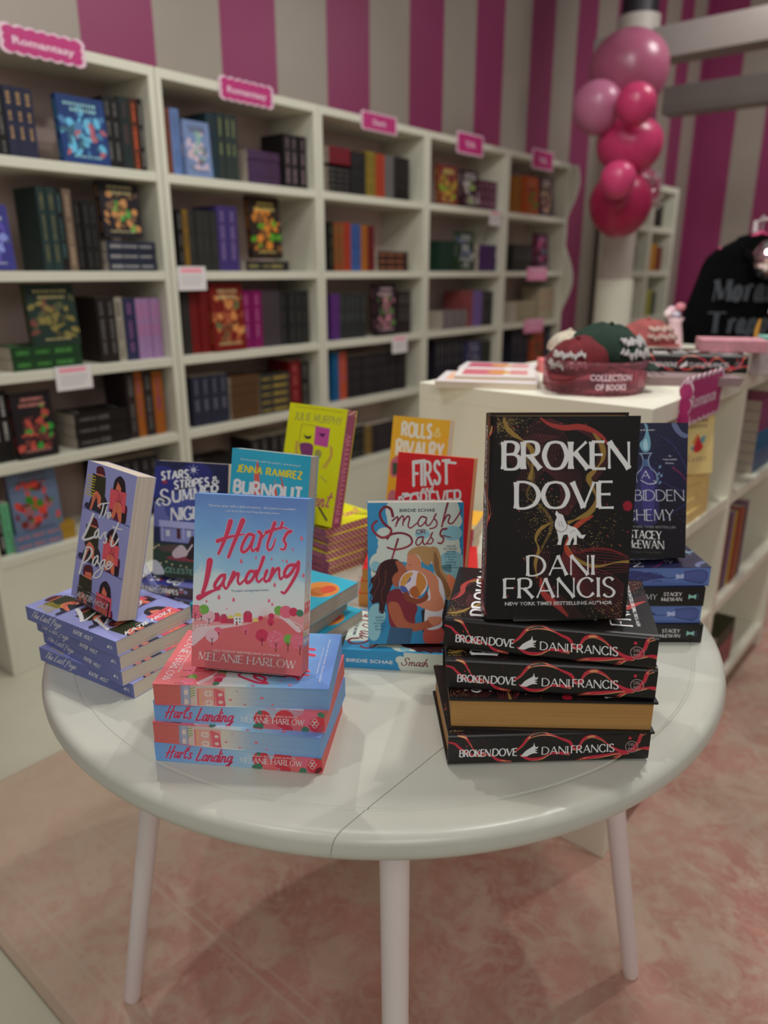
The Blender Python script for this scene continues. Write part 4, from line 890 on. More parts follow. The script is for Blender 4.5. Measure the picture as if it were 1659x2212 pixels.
# ---- sky blue paperback with a volleyball
SW, SH, ST_ = .139, .210, .030
def smash():
    f = homography([(668, 72), (1435, 85), (1413, 1240), (642, 1226)], SW, SH); a = Art(f)
    cloud, cl2, red, red2 = M((178, 188, 178)), M((120, 168, 178)), M((108, 26, 44)), M((150, 46, 62))
    for x, y, rx, ry in ((880, 140, 70, 90), (960, 200, 140, 160), (1130, 190, 240, 150), (1290, 150, 110, 120), (1370, 230, 50, 60), (760, 560, 90, 90), (840, 470, 110, 90), (800, 330, 70, 60), (1020, 400, 280, 160), (1220, 420, 180, 160), (740, 640, 60, 60), (1300, 480, 110, 90)): a.ell(x, y, rx, ry, cloud, 22)
    a.up()
    for x, y, rx, ry in ((1100, 330, 60, 40), (1340, 330, 80, 60), (1330, 560, 100, 90), (1390, 650, 60, 160), (720, 580, 40, 40), (720, 980, 70, 90), (690, 1080, 60, 120), (1300, 700, 130, 120)): a.ell(x, y, rx, ry, cl2, 18)
    a.up(); dk, dk2, sk, sk2, sk3, bl, bl2, mar = M((46, 18, 22)), M((96, 46, 34)), M((150, 82, 58)), M((116, 58, 40)), M((182, 118, 90)), M((158, 122, 78)), M((120, 86, 54)), M((108, 34, 46))
    # blonde
    a.cpoly([(1160, 440), (1215, 445), (1245, 520), (1255, 620), (1320, 700), (1362, 770), (1330, 860), (1290, 870), (1265, 780), (1215, 690), (1185, 600), (1165, 520)], bl)
    a.cpoly([(1300, 660), (1370, 720), (1350, 800), (1300, 760)], M((196, 116, 80)))
    a.up(); a.cpoly([(1195, 470), (1225, 540), (1240, 640), (1300, 740), (1320, 820), (1290, 860), (1265, 770), (1215, 680), (1190, 580)], bl2)
    a.up(); a.cpoly([(1170, 680), (1230, 690), (1262, 760), (1275, 870), (1250, 1000), (1240, 1100), (1120, 1110), (1110, 960)], M((186, 186, 192)))
    a.poly([(1080, 960), (1130, 930), (1135, 1180), (1095, 1180)], M((34, 28, 34))); a.poly([(1240, 880), (1300, 870), (1270, 1180), (1225, 1180)], M((34, 28, 34))); a.cpoly([(1110, 1110), (1250, 1110), (1250, 1225), (1105, 1228)], M((160, 70, 60)))
    a.up(); a.cpoly([(1060, 590), (1110, 610), (1170, 640), (1220, 700), (1230, 800), (1262, 880), (1262, 940), (1200, 968), (1100, 940), (960, 850), (935, 815), (960, 812), (1060, 850), (1150, 872), (1150, 780), (1110, 690), (1060, 650)], sk3)
    a.cpoly([(985, 480), (1050, 500), (1085, 560), (1075, 640), (1040, 662), (1000, 655), (985, 640), (960, 600), (972, 560)], sk3)
    a.up(); a.cpoly([(975, 500), (1000, 455), (1060, 430), (1130, 430), (1170, 450), (1180, 510), (1150, 585), (1100, 560), (1062, 500), (1010, 490)], bl); a.ell(1050, 525, 14, 22, sk3, 10); a.stroke([(985, 575), (1005, 580)], 4, dk, cap=False)
    # brunette
    a.cpoly([(745, 580), (790, 540), (860, 525), (910, 545), (905, 620), (895, 680), (860, 720), (830, 780), (815, 850), (790, 900), (770, 975), (740, 940), (735, 880), (680, 890), (690, 820), (665, 800), (690, 740), (675, 690), (715, 650)], dk)
    a.up(); a.cpoly([(880, 545), (925, 555), (962, 600), (968, 640), (945, 655), (935, 690), (905, 712), (895, 760), (860, 740), (850, 690), (870, 650), (900, 620)], sk)
    for p in ([(760, 560), (740, 640), (745, 720), (710, 790), (690, 850)], [(800, 620), (790, 720), (760, 800), (770, 900)], [(725, 650), (700, 720), (705, 760)]): a.stroke(p, 8, dk2, w1=4)
    for p in ([(680, 700), (665, 750)], [(690, 810), (670, 850), (690, 880)], [(745, 900), (740, 960), (770, 970)], [(775, 930), (790, 960)]): a.stroke(p, 7, dk)
    a.cpoly([(820, 800), (880, 770), (950, 790), (1000, 850), (1050, 930), (1030, 1000), (1010, 1090), (840, 1090), (810, 960), (800, 870)], mar); a.stroke([(925, 600), (945, 612)], 4, dk, cap=False)
    a.up(); a.poly([(825, 1085), (1010, 1105), (985, 1228), (770, 1228)], M((44, 78, 108))); a.poly([(770, 1100), (825, 1085), (790, 1228), (740, 1228)], M((40, 120, 160)))
    a.cpoly([(815, 890), (880, 880), (915, 930), (945, 1020), (1000, 1060), (1100, 1050), (1170, 1010), (1235, 1020), (1235, 1070), (1170, 1095), (1080, 1120), (950, 1132), (880, 1090), (830, 1000)], sk); a.cpoly([(1130, 1020), (1190, 1010), (1240, 1015), (1245, 1050), (1180, 1085)], sk3)
    a.ell(1020, 735, 114, 112, M((196, 186, 196)), 30); a.up()
    a.cpoly([(925, 690), (960, 650), (1020, 640), (990, 690), (940, 760), (915, 760)], M((184, 134, 66))); a.cpoly([(912, 750), (960, 760), (990, 830), (930, 800)], M((64, 84, 150))); a.cpoly([(950, 660), (985, 645), (1000, 700), (935, 745), (915, 715)], M((70, 90, 152)))
    a.cpoly([(1060, 640), (1110, 680), (1125, 740), (1100, 790), (1060, 840), (1040, 760)], M((176, 116, 52))); a.cpoly([(985, 790), (1040, 750), (1070, 830), (1020, 846)], M((150, 84, 44)))
    a.up(); a.cpoly([(935, 815), (965, 795), (1000, 840), (1060, 858), (1110, 830), (1122, 790), (1140, 850), (1100, 885), (1040, 900), (960, 870)], sk2)
    T_ = [([(868, 182), (852, 125), (805, 108), (765, 158), (790, 232), (850, 288), (832, 335), (772, 350), (712, 300), (704, 250), (738, 218)], 22), ([(862, 218), (905, 188), (900, 238), (886, 264)], 13), ([(893, 240), (936, 186), (952, 192), (945, 258)], 13), ([(946, 232), (984, 186), (1000, 202), (988, 262), (1010, 278), (1060, 240)], 13), ([(1132, 200), (1095, 192), (1066, 240), (1086, 268), (1125, 232), (1136, 200)], 13), ([(1136, 205), (1130, 250), (1155, 262), (1190, 215), (1212, 172)], 12), ([(1212, 172), (1196, 205), (1218, 238), (1206, 276), (1160, 290)], 13),
          ([(1312, 68), (1284, 165), (1256, 275)], 16), ([(1262, 248), (1300, 186), (1322, 192), (1308, 240), (1340, 250), (1384, 195), (1412, 150)], 13), ([(818, 362), (850, 328), (930, 318), (1000, 346), (1014, 400), (962, 436), (880, 450), (818, 432)], 18), ([(905, 365), (880, 440), (852, 525)], 16),
          ([(1102, 352), (1066, 360), (1046, 400), (1066, 420), (1096, 390), (1106, 350)], 12), ([(1106, 352), (1104, 400), (1125, 414), (1158, 370), (1182, 320)], 12), ([(1182, 320), (1166, 352), (1186, 380), (1166, 410), (1135, 408)], 12), ([(1294, 292), (1256, 300), (1244, 340), (1270, 372), (1252, 408), (1224, 404)], 16), ([(1262, 345), (1330, 364)], 9)]
    a.l = 10
    for p, w_ in T_: a.stroke(p, w_, red, w1=w_*.8)
    a.up()
    for p, w_ in T_: a.stroke(p[len(p)//2:], w_*.45, red2, w1=w_*.3)
    nv = M((40, 44, 66)); tl = M((40, 90, 110))
    a.letter('OR', 1052, 328, 1124, 328, 34, red, thick=.2, thin=.16, flare=0)
    a.text('BIRDIE SCHAE', 920, 150, 1204, 153, nv, .012, hgt=26)
    for i, (q, x0, x1) in enumerate((('"AN ACE', 1288, 1366), ('OF A BOOK,"', 1266, 1384), ('- RACHAEL', 1282, 1368), ('LIPPINCOTT,', 1278, 1368), ('#1 New York', 1276, 1372), ('Times', 1302, 1350), ('bestselling', 1280, 1368), ('author of', 1286, 1362), ('Five Feet Apart', 1266, 1384))): a.text(q, x0, 440+i*21.5, x1, 440+i*21.5, nv if i < 2 else tl, .01, hgt=13)
    for i, (q, x0, x1) in enumerate((("SHE'S", 708, 772), ('DONE', 712, 772), ('PLAYING', 692, 790), ('BY THE', 702, 780), ('RULES.', 702, 776))): a.text(q, x0, 1010+i*25, x1, 1010+i*25, tl, .015, hgt=14)
    # spine, laid out in millimetres
    s = Art(lambda x, y: (x*.001, ST_-y*.001)); s.rect(92, 0, 210, 30, M((176, 186, 176)))
    for x, r_ in ((92, 9), (86, 6), (96, 12), (88, 5)): s.ell(x, 4+r_*1.4, r_, r_, M((176, 186, 176)), 14)
    s.up(); s.text('BIRDIE SCHAE', 6, 20, 76, 20, WH, .012, hgt=5.6)
    kw = dict(font=SCRIPT, thick=.14, thin=.10, flare=0, slant=.1, cap=True, gap=.0)
    s.letter('Smash', 90, 21, 128, 21, 12, red, **kw); s.text('OR', 137, 19.5, 144, 19.5, red, .02); s.letter('Pass', 152, 21, 184, 21, 12, red, **kw)
    cov = mottled('sky_blue_cover', (34, 112, 158), (52, 132, 172), 8, .38); spn = M((34, 120, 166), .35)
    return paperback(SW, SH, ST_, (cov, spn, cov), a, s, None, PAGES_G)

# ---- dark blue fantasy paperback with a bottle
FW, FH, FT = .139, .210, .0312
def forb():
    f = homography([(1000, 150), (1505, 145), (1490, 900), (1003, 945)], FW, FH); a = Art(f)
    lt, mid, pu, dp, wht = M((120, 138, 162)), M((60, 84, 124)), M((52, 44, 108)), M((34, 30, 76)), M((176, 182, 190))
    mg = M((96, 28, 66)); st = M((50, 60, 110))
    a.cpoly([(1240, 400), (1235, 460), (1215, 560), (1215, 720), (1330, 724), (1350, 600), (1335, 480), (1320, 400)], dp); a.up(); a.cpoly([(1250, 420), (1250, 520), (1260, 640), (1310, 700), (1325, 560), (1310, 430)], pu)
    a.up(); a.stroke([(1245, 328), (1258, 360), (1252, 410), (1222, 450), (1225, 490)], 6, lt); a.stroke([(1300, 328), (1288, 360), (1298, 405), (1332, 440), (1334, 490), (1300, 500)], 6, lt); a.stroke([(1238, 327), (1306, 323)], 6, lt); a.poly([(1258, 360), (1288, 358), (1292, 400), (1254, 402)], mid)
    a.cpoly([(1250, 305), (1238, 270), (1262, 235), (1272, 190), (1262, 150), (1280, 160), (1286, 200), (1298, 250), (1296, 300), (1272, 318)], M((96, 140, 160))); a.up(); a.cpoly([(1262, 300), (1258, 270), (1272, 240), (1284, 270), (1282, 305)], M((140, 176, 188)))
    for p in ([(1350, 220), (1410, 260), (1460, 330), (1500, 420)], [(1230, 240), (1180, 300), (1160, 380)], [(1360, 480), (1440, 520), (1500, 540)], [(1380, 700), (1430, 650), (1500, 600)]): a.stroke(p, 2.5, st, cap=False)
    for p in ([(1420, 400), (1470, 440), (1502, 490)],): a.stroke(p, 10, mg, w1=3)
    a.cpoly([(1415, 150), (1430, 190), (1465, 225), (1495, 232), (1505, 215), (1470, 195), (1440, 150)], M((84, 92, 124)))
    for x, y in ((1352, 400), (1345, 440), (1360, 450), (1340, 470), (1352, 490)): a.ell(x, y, 7, 11, M((90, 116, 150)), 8, rot=.5)
    rr = random.Random(4)
    for k in range(60): a.ell(rr.uniform(1180, 1500), rr.uniform(170, 780), 1.6, 1.6, M((96, 120, 150)), 5)
    a.up(); kw = dict(thick=.075, thin=.05, flare=.7, fp=14)
    a.letter('FORBIDDEN', 1062, 606, 1482, 586, 60, wht, gap=.16, **kw); a.letter('ALCHEMY', 1076, 720, 1428, 700, 62, wht, gap=.18, **kw); a.letter('A', 1252, 470, 1296, 469, 44, wht, thick=.1, thin=.06, flare=.4); a.stroke([(1246, 480), (1290, 500), (1330, 490), (1318, 478)], 4, wht, cap=False)
    a.text('#1 NEW YORK TIMES BESTSELLER', 1120, 758, 1440, 742, M((120, 122, 128)), hgt=13)
    a.letter('STACEY', 1186, 812, 1362, 808, 44, WH, thick=.15, thin=.07, flare=.9, fp=8, gap=.16); a.letter('McEWAN', 1172, 868, 1376, 860, 44, WH, thick=.15, thin=.07, flare=.9, fp=8, gap=.16); a.text('The Artisan Trilogy, Book 1', 1185, 895, 1365, 886, M((80, 74, 80)), hgt=12)
    a.text('An', 1398, 341, 1414, 341, wht, hgt=11); a.text('impossible', 1368, 361, 1444, 360, wht, hgt=11); a.text('choice.', 1380, 382, 1430, 381, wht, hgt=11); a.text('A fated pair.', 1180, 196, 1328, 192, wht, hgt=12)
    s = Art(lambda x, y: (x*.001, FT-y*.001)); kw = dict(thick=.09, thin=.05, flare=.5, fp=10, gap=.16)
    s.letter('A FORBIDDEN', 8, 20, 70, 20, 9, wht, **kw); s.letter('ALCHEMY', 76, 20, 136, 20, 9, wht, **kw)
    kw = dict(thick=.17, thin=.09, flare=.8, fp=8, gap=.16)
    s.letter('STACEY', 146, 14, 174, 14, 5.6, WH, **kw); s.letter('McEWAN', 143, 22.5, 175, 22.5, 5.6, WH, **kw)
    s.poly([(185, 11), (189, 13.5), (193, 13.5), (197, 11), (197, 20), (193, 17.5), (189, 17.5), (185, 20)], M((120, 170, 160))); s.stroke([(200, 10), (200, 21)], .7, mid, sp=False, cap=False)
    e = Art(lambda x, y: (x*.001, FT-y*.001)); ln = M((34, 40, 84)); body = M((66, 78, 134))
    e.cpoly([(168, 8), (185, 5), (198, 5), (205, 10), (205, 21), (198, 27), (180, 24), (168, 20)], body); e.poly([(156, 11), (163, 13), (168, 10), (169, 19), (163, 18), (156, 20)], M((150, 160, 196)))
    e.cpoly([(0, 4), (40, 6), (80, 4), (110, 8), (140, 16), (120, 20), (90, 26), (40, 28), (0, 28)], M((44, 48, 100)))
    e.up(); e.stroke([(110, 8), (128, 10), (140, 17), (157, 17)], 1.1, ln); e.stroke([(168, 8), (185, 5), (198, 5), (205, 10), (205, 21), (198, 27), (180, 24), (168, 20)], 1, ln, sp=False); e.stroke([(120, 24), (128, 22), (136, 24)], 1.2, ln)
    for k in range(40): e.ell(rr.uniform(10, 120), rr.uniform(5, 26), .5, .5, M((120, 120, 170)), 5)
    cov = gradmat('midnight_cover', 1, FH, [(0, (20, 18, 22)), (.3, (24, 20, 30)), (.6, (34, 30, 62)), (1, (38, 40, 66))], .5, 14, .3, g=1.2)
    pg = gradmat('sprayed_edge_blue', 1, FH, [(0, (74, 92, 150)), (1, (84, 108, 166))], .3, 25, .6, lines=.2)
    return paperback(FW, FH, FT, (cov, M((24, 22, 24), .35, 1.0), cov), a, s, e, pg)

# ---- further paperbacks
def burnout():
    w, h, t = .138, .202, .0245
    f = homography([(685, 122), (1283, 185), (1210, 1060), (632, 990)], w, h); a = Art(f)
    yl, rd, tl = M((200, 184, 48)), M((186, 84, 74)), M((34, 120, 142))
    for p in ([(850, 500), (856, 300), (880, 200), (890, 240), (905, 420), (920, 520)], [(990, 520), (1010, 380), (1012, 330), (1030, 420), (1040, 520)], [(1050, 500), (1064, 360), (1060, 300), (1090, 420), (1080, 520)]): a.poly(p, rd)
    a.stroke([(880, 230), (905, 270), (890, 300)], 4, M((150, 50, 50))); a.stroke([(1050, 320), (1068, 350), (1062, 400)], 4, M((150, 50, 50))); a.ell(1000, 900, 120, 120, M((180, 110, 50)), 26); a.up()
    a.ell(960, 900, 70, 60, M((150, 84, 40)), 20); a.ell(1020, 940, 60, 50, M((170, 60, 40)), 20); a.cpoly([(900, 800), (960, 770), (1000, 790), (940, 830)], M((190, 170, 60))); a.up()
    kw = dict(thick=.27, thin=.22, flare=0, gap=.26)
    a.letter('JENNA', 722, 281, 912, 302, 46, yl, **kw); a.letter('RAMIREZ', 950, 306, 1212, 334, 46, yl, **kw); a.letter('BURNOUT', 700, 424, 1210, 478, 84, WH, **kw)
    a.text('Can one summer spark her passion... and her heart?', 745, 203, 1206, 254, WH, hgt=14)
    s = Art(lambda x, y: (x*.001, t-y*.001)); s.letter('BURNOUT', 10, 17, 80, 17, 9, WH, **kw); s.letter('JENNA RAMIREZ', 100, 16, 176, 16, 7, yl, **kw); s.stroke([(188, 6), (188, 18)], .8, WH2); s.stroke([(192, 6), (192, 18)], .8, WH2)
    cov = mottled('teal_cover', (34, 138, 162), (44, 150, 174), 6, .4)
    return paperback(w, h, t, (cov, M((26, 108, 124), .4), cov), a, s, None, PAGES_G)
def stars():
    w, h, t = .138, .203, .0215
    f = homography([(150, 195), (640, 228), (610, 1050), (98, 1000)], w, h); a = Art(f)
    lav, lav2, grn, wh = M((118, 122, 168)), M((150, 152, 190)), M((40, 58, 48)), M((178, 180, 190))
    a.poly([(90, 760), (640, 800), (620, 1060), (90, 1010)], grn); a.ell(180, 340, 130, 110, M((38, 44, 110)), 20); a.ell(420, 300, 110, 90, M((36, 40, 96)), 20); a.ell(400, 520, 200, 130, M((60, 70, 130)), 20); a.ell(150, 560, 90, 90, M((90, 94, 150)), 16)
    a.up(); a.poly([(165, 640), (600, 690), (590, 790), (165, 750)], lav); a.poly([(160, 600), (610, 640), (600, 700), (160, 652)], lav2)
    a.up(); a.rect(280, 665, 305, 735, M((70, 34, 44))); 
    for x in (205, 350, 430, 500): a.rect(x, 672+x*.05-10, x+26, 715+x*.05-10, wh)
    for x in (180, 325, 470): a.stroke([(x, 650), (x, 745)], 9, lav2, sp=False, cap=False)
    a.stroke([(160, 650), (600, 692)], 6, M((60, 60, 100)), sp=False, cap=False)
    a.cpoly([(150, 790), (300, 780), (330, 810), (200, 830)], M((78, 62, 60))); a.cpoly([(200, 870), (290, 850), (360, 870), (400, 900), (260, 890)], M((120, 50, 62))); a.up()
    a.cpoly([(245, 830), (300, 780), (335, 800), (350, 850), (300, 870), (255, 870)], M((176, 160, 166))); a.cpoly([(340, 870), (350, 790), (370, 740), (385, 720), (410, 780), (400, 880)], M((40, 28, 34))); a.stroke([(335, 850), (385, 780)], 12, M((180, 168, 172))); a.ell(388, 740, 18, 24, M((44, 30, 34)), 10)
    for x, y in ((130, 790), (150, 780), (118, 800), (300, 930), (240, 920), (200, 900), (340, 940), (420, 960), (160, 910)): a.ell(x, y, 8, 7, M((170, 160, 130)), 8)
    a.ell(405, 262, 16, 16, wh, 10); a.cpoly([(205, 355), (190, 335), (215, 325), (228, 345)], M((130, 40, 66)))
    for k in range(8): a.stroke([(405, 262), (405+38*cos(k*.785), 262+38*sin(k*.785))], 3, lav2, cap=False)
    a.cpoly([(90, 900), (130, 890), (170, 940), (180, 990), (100, 985)], wh)
    a.up(2); kw = dict(thick=.27, thin=.22, flare=0, gap=.26)
    a.letter('STARS,', 190, 326, 384, 312, 52, WH, slant=.1, **kw); a.letter('STRIPES', 275, 388, 505, 366, 52, WH, slant=.1, **kw); a.letter('&', 530, 358, 574, 352, 46, WH, **kw)
    a.letter('S', 190, 500, 245, 492, 105, WH, thick=.15, thin=.1, flare=0, cap=True); a.letter('UMMER', 262, 476, 570, 440, 76, WH, thick=.22, thin=.12, flare=.6, slant=.12, gap=.2); a.letter('NIGHTS', 245, 606, 560, 585, 86, WH, thick=.2, thin=.12, flare=.5, slant=.12, gap=.2); a.stroke([(170, 500), (150, 480), (170, 455), (200, 470)], 12, WH)
    a.letter('CELESTE BRIARS', 190, 975, 560, 1012, 34, M((110, 150, 140)), thick=.22, thin=.2, flare=0)
    s = Art(lambda x, y: (x*.001, t-y*.001))
    rr = random.Random(9)
    s.rect(0, 0, 60, 22, M((90, 90, 140))); s.rect(60, 0, 110, 22, M((60, 50, 60))); s.rect(110, 0, 150, 22, M((44, 50, 110))); s.up()
    for k in range(16): s.ell(rr.uniform(5, 200), rr.uniform(3, 19), rr.uniform(3, 8), rr.uniform(2, 4), [lav, lav2, M((150, 70, 90)), M((44, 50, 110)), M((80, 66, 70)), wh][k % 6], 9)
    s.up(); s.letter('STARS,STRIPES', 10, 15, 80, 15, 8, WH, **kw); s.letter('BRIARS', 120, 15, 170, 15, 6, WH, **kw)
    cov = mottled('midnight_blue_cover', (30, 32, 56), (38, 42, 84), 9, .4, g=1.4)
    return paperback(w, h, t, (cov, M((44, 46, 84), .4), cov), a, s, None, PAGES)
YST = None
def yellowbook(purple=False):
    w, h, t = .138, .220, .0162
    f = homography([(125, 85), (560, 150), (418, 1030), (-5, 935)], w, h); a = Art(f)
    gy, pk, pu, olive, bk = M((140, 136, 70)), M((170, 66, 130)), M((112, 50, 96)), M((150, 130, 40)), M((40, 36, 44))
    a.stroke([(165, 115), (530, 172)], 4, olive, sp=False, cap=False)
    a.letter('JULIE MURPHY', 155, 212, 512, 268, 58, gy, thick=.11, thin=.07, flare=0, gap=.3)
    a.poly([(315, 268), (425, 292), (404, 432), (300, 408)], pk); a.cpoly([(192, 400), (292, 412), (270, 540), (238, 560), (205, 500)], pu)
    a.stroke([(212, 250), (315, 268), (425, 292)], 5, olive, sp=False); a.stroke([(212, 250), (190, 400), (215, 520), (260, 570)], 5, olive); a.up()
    a.cpoly([(225, 330), (250, 345), (282, 342), (272, 362), (240, 362)], bk); a.cpoly([(338, 320), (360, 328), (386, 326), (366, 352)], M((60, 20, 70))); a.ell(330, 478, 28, 34, gy, 14)
    for p in ([(168, 380), (160, 460), (185, 530)], [(178, 380), (172, 460), (195, 520)], [(425, 420), (420, 500), (360, 585)], [(436, 430), (432, 500), (380, 590)]): a.stroke(p, 6, M((170, 96, 80)))
    a.letter('tent', 250, 860, 400, 880, 110, M((160, 60, 100)), SCRIPT, thick=.1, thin=.08, flare=0, slant=.2, cap=True, gap=.05); a.stroke([(330, 880), (385, 975)], 14, bk); a.stroke([(350, 650), (390, 690)], 8, gy)
    s = Art(lambda x, y: (x*.001, t-y*.001)); s.stroke([(0, .6), (210, .6)], 1.0, M((180, 176, 20)), sp=False, cap=False); r2 = random.Random(6); [s.stroke([(10+k*7, 11), (12+k*7, 5+r2.random()*2), (14+k*7, 11)], 1.1, M((160, 96, 120)), cap=False) for k in range(20) if k != 8]
    for k in range(6): s.ell(168+k*7, 8, 2.2, 2.2, M((176, 96, 100)), 8)
    cov = mottled('acid_yellow_cover', (188, 184, 12), (200, 196, 20), 6, .4)
    m, nt, b = nodes('striped_page_edges'); v = mapping(nt, (1, 1, 1), (0, 0, 0))
    wv = nt.nodes.new('ShaderNodeTexWave'); wv.wave_type = 'BANDS'; wv.bands_direction = 'DIAGONAL'; wv.inputs['Scale'].default_value = 62; wv.inputs['Distortion'].default_value = .6
    nt.links.new(v, wv.inputs['Vector']); rp = ramp(nt, [(.42, lin((126, 72, 74))), (.6, lin((172, 128, 126)))]); nt.links.new(wv.outputs['Fac'], rp.inputs['Fac']); nt.links.new(rp.outputs['Color'], b.inputs['Base Color']); b.inputs['Roughness'].default_value = .7
    e = None
    if purple:
        e = Art(lambda x, y: (x*.001, t-y*.001)); e.rect(0, 0, 210, t*1000, M((122, 60, 84), .6)); e.up(); r_ = random.Random(3); x = 8; lp = M((178, 116, 132), .6)
        while x < 176:
            q = r_.uniform(3, 7); e.stroke([(x, 4), (x+q*.5, 12)], 1.4, lp, sp=False, cap=False); e.stroke([(x+q*.5, 12), (x+q, 4)], 1.2, lp, sp=False, cap=False); x += q+r_.uniform(1.5, 4)
        e.ell(14, 8, 3.5, 3, lp, 8)
    return paperback(w, h, t, (cov, M((116, 56, 86), .4), cov), a, s, e, m)
def firstb():
    w, h, t = .131, .200, .023
    f = homography([(975, 505), (1552, 560), (1462, 1320), (903, 1262)], w, h); a = Art(f); cr, dr = M((206, 190, 184)), M((160, 22, 26))
    for x, y in ((1020, 620), (1450, 660), (1040, 900)):
        for k in range(3): a.stroke([(x+(18+k*14)*cos(q*.42), y+(18+k*14)*sin(q*.42)) for q in range(16)], 4, dr, cap=False)
    kw = dict(thick=.14, thin=.115, flare=.12, fp=4, cap=True)
    a.letter('FIRST', 1092, 725, 1366, 712, 145, cr, gap=.3, slant=.04, **kw); a.stroke([(1088, 572), (1180, 566)], 18, cr); a.letter('and', 1150, 772, 1238, 764, 46, cr, SCRIPT, thick=.2, thin=.14, flare=0, slant=.2, cap=True); a.letter('FOREVER', 1010, 892, 1452, 872, 112, cr, gap=.22, slant=.04, **kw); a.stroke([(978, 805), (1125, 775)], 16, cr); a.stroke([(978, 805), (985, 840), (1010, 840)], 14, cr); a.stroke([(1350, 580), (1412, 586)], 16, cr)
    s = Art(lambda x, y: (x*.001, t-y*.001)); s.rect(0, 0, 18, 23, M((200, 130, 60))); s.up(); s.letter('FIRST AND FOREVER', 30, 17, 140, 17, 10, cr, thick=.18, thin=.15, flare=0)
    cov = mottled('scarlet_cover', (180, 18, 22), (190, 26, 28), 6, .4)
    return paperback(w, h, t, (cov, M((176, 30, 30), .4), cov), a, s, None, gradmat('sprayed_edge_peach', 1, .2, [(0, (178, 110, 70)), (1, (196, 132, 84))], .1, 8, .7, lines=.2))
def rolls():
    w, h, t = .116, .203, .023
    f = homography([(905, 195), (1380, 235), (1312, 870), (822, 820)], w, h); a = Art(f); cr, br = M((206, 196, 178)), M((150, 90, 60))
    a.cpoly([(880, 470), (930, 430), (965, 450), (965, 540), (885, 550)], M((160, 84, 104))); a.cpoly([(860, 660), (920, 640), (940, 760), (850, 800)], M((160, 96, 110))); a.poly([(855, 700), (930, 740), (930, 850), (830, 820)], M((150, 140, 100))); a.up()
    a.rect(896, 470, 955, 540, M((56, 66, 50))); a.ell(925, 500, 20, 22, M((100, 140, 100)), 10); a.ell(880, 745, 22, 22, M((180, 170, 140)), 10); a.up()
    kw = dict(thick=.27, thin=.22, flare=.1, fp=5, gap=.24)
    a.letter('ROLLS', 978, 312, 1222, 332, 76, cr, **kw); a.letter('&', 1246, 322, 1300, 328, 46, M((206, 180, 110)), **kw); a.letter('RIVALRY', 930, 424, 1322, 456, 88, cr, **kw); a.letter('Cindy Lopez'.lower(), 1120, 488, 1310, 506, 26, br, SCRIPT, thick=.14, thin=.1, flare=0, slant=.2) if False else a.stroke([(1120, 480), (1150, 470), (1180, 492), (1215, 478), (1240, 500), (1270, 486), (1310, 506)], 6, br)
    s = Art(lambda x, y: (x*.001, t-y*.001)); s.rect(0, 0, 24, 22, M((160, 84, 104))); s.up(); s.letter('ROLLS & RIVALRY', 34, 16, 150, 16, 9, cr, **kw)
    cov = mottled('marigold_cover', (206, 142, 30), (216, 152, 40), 6, .4)
    return paperback(w, h, t, (cov, M((170, 90, 110), .4), cov), a, s, None, PAGES)

# ------------------------------------------------------------------ acrylic easels
def easel(cx, cf, z, yaw, lean, w, h, t, lab, lipw=.62):
    """clear stand in the frame of the leaning book: back rest, ledge, front lip and a rear foot"""
    r = empty('acrylic_book_easel', lab, 'book stand', group=None); place(r, cx, cf, z, yaw, lean)
    x0, x1 = w*(.5-lipw/2), w*(.5+lipw/2)
    l = radians(lean); e = .0012
    mb = MB().box(x0, x1, -.0014, -.0002, -.0022, t+.0045); mb.build('ledge', CLEAR, r, bevel=.0004)
    MB().box(x0, x1, -.0002, .0215, t+.0022, t+.0042).build('front_lip', CLEAR, r, bevel=.0005)
    MB().box(x0+.008, x1-.008, -.0002, h*.62, -.0022, -.0006).build('back_rest', CLEAR, r, bevel=.0004)
    # rear strut from the middle of the back rest to the surface below
    hh = h*.55; zup = hh*sin(l); yb = hh*cos(l)
    # book-frame coordinates of a point on the surface behind: rotate back by -lean
    def loc(yw, zw): return (yw*cos(l)+zw*sin(l), -yw*sin(l)+zw*cos(l))
    pa = loc(-(-hh*cos(l)), hh*sin(l)); foot = loc(hh*cos(l)*0+.075, .0008-0.0)
    q = MB(); xa = (x0+x1)/2
    p = [(xa-.012, hh, -.0032), (xa+.012, hh, -.0032), (xa+.012, foot[0], foot[1]), (xa-.012, foot[0], foot[1])]
    n = Vector((0, -1, .5)).normalized()*.002
    q.add([Vector(v) for v in p]+[Vector(v)+n for v in p], [(0, 1, 2, 3), (7, 6, 5, 4), (0, 4, 5, 1), (1, 5, 6, 2), (2, 6, 7, 3), (3, 7, 4, 0)])
    q.build('rear_strut', CLEAR, r)
    return r
def stand(book, cx, cf, z, yaw, lean, w, h, t, lab, elab, lipw=.62, lift=.0016):
    book['label'] = lab; place(book, cx, cf, z+lift, yaw, lean)
    easel(cx, cf, z+lift, yaw, lean, w, h, t, elab, lipw)

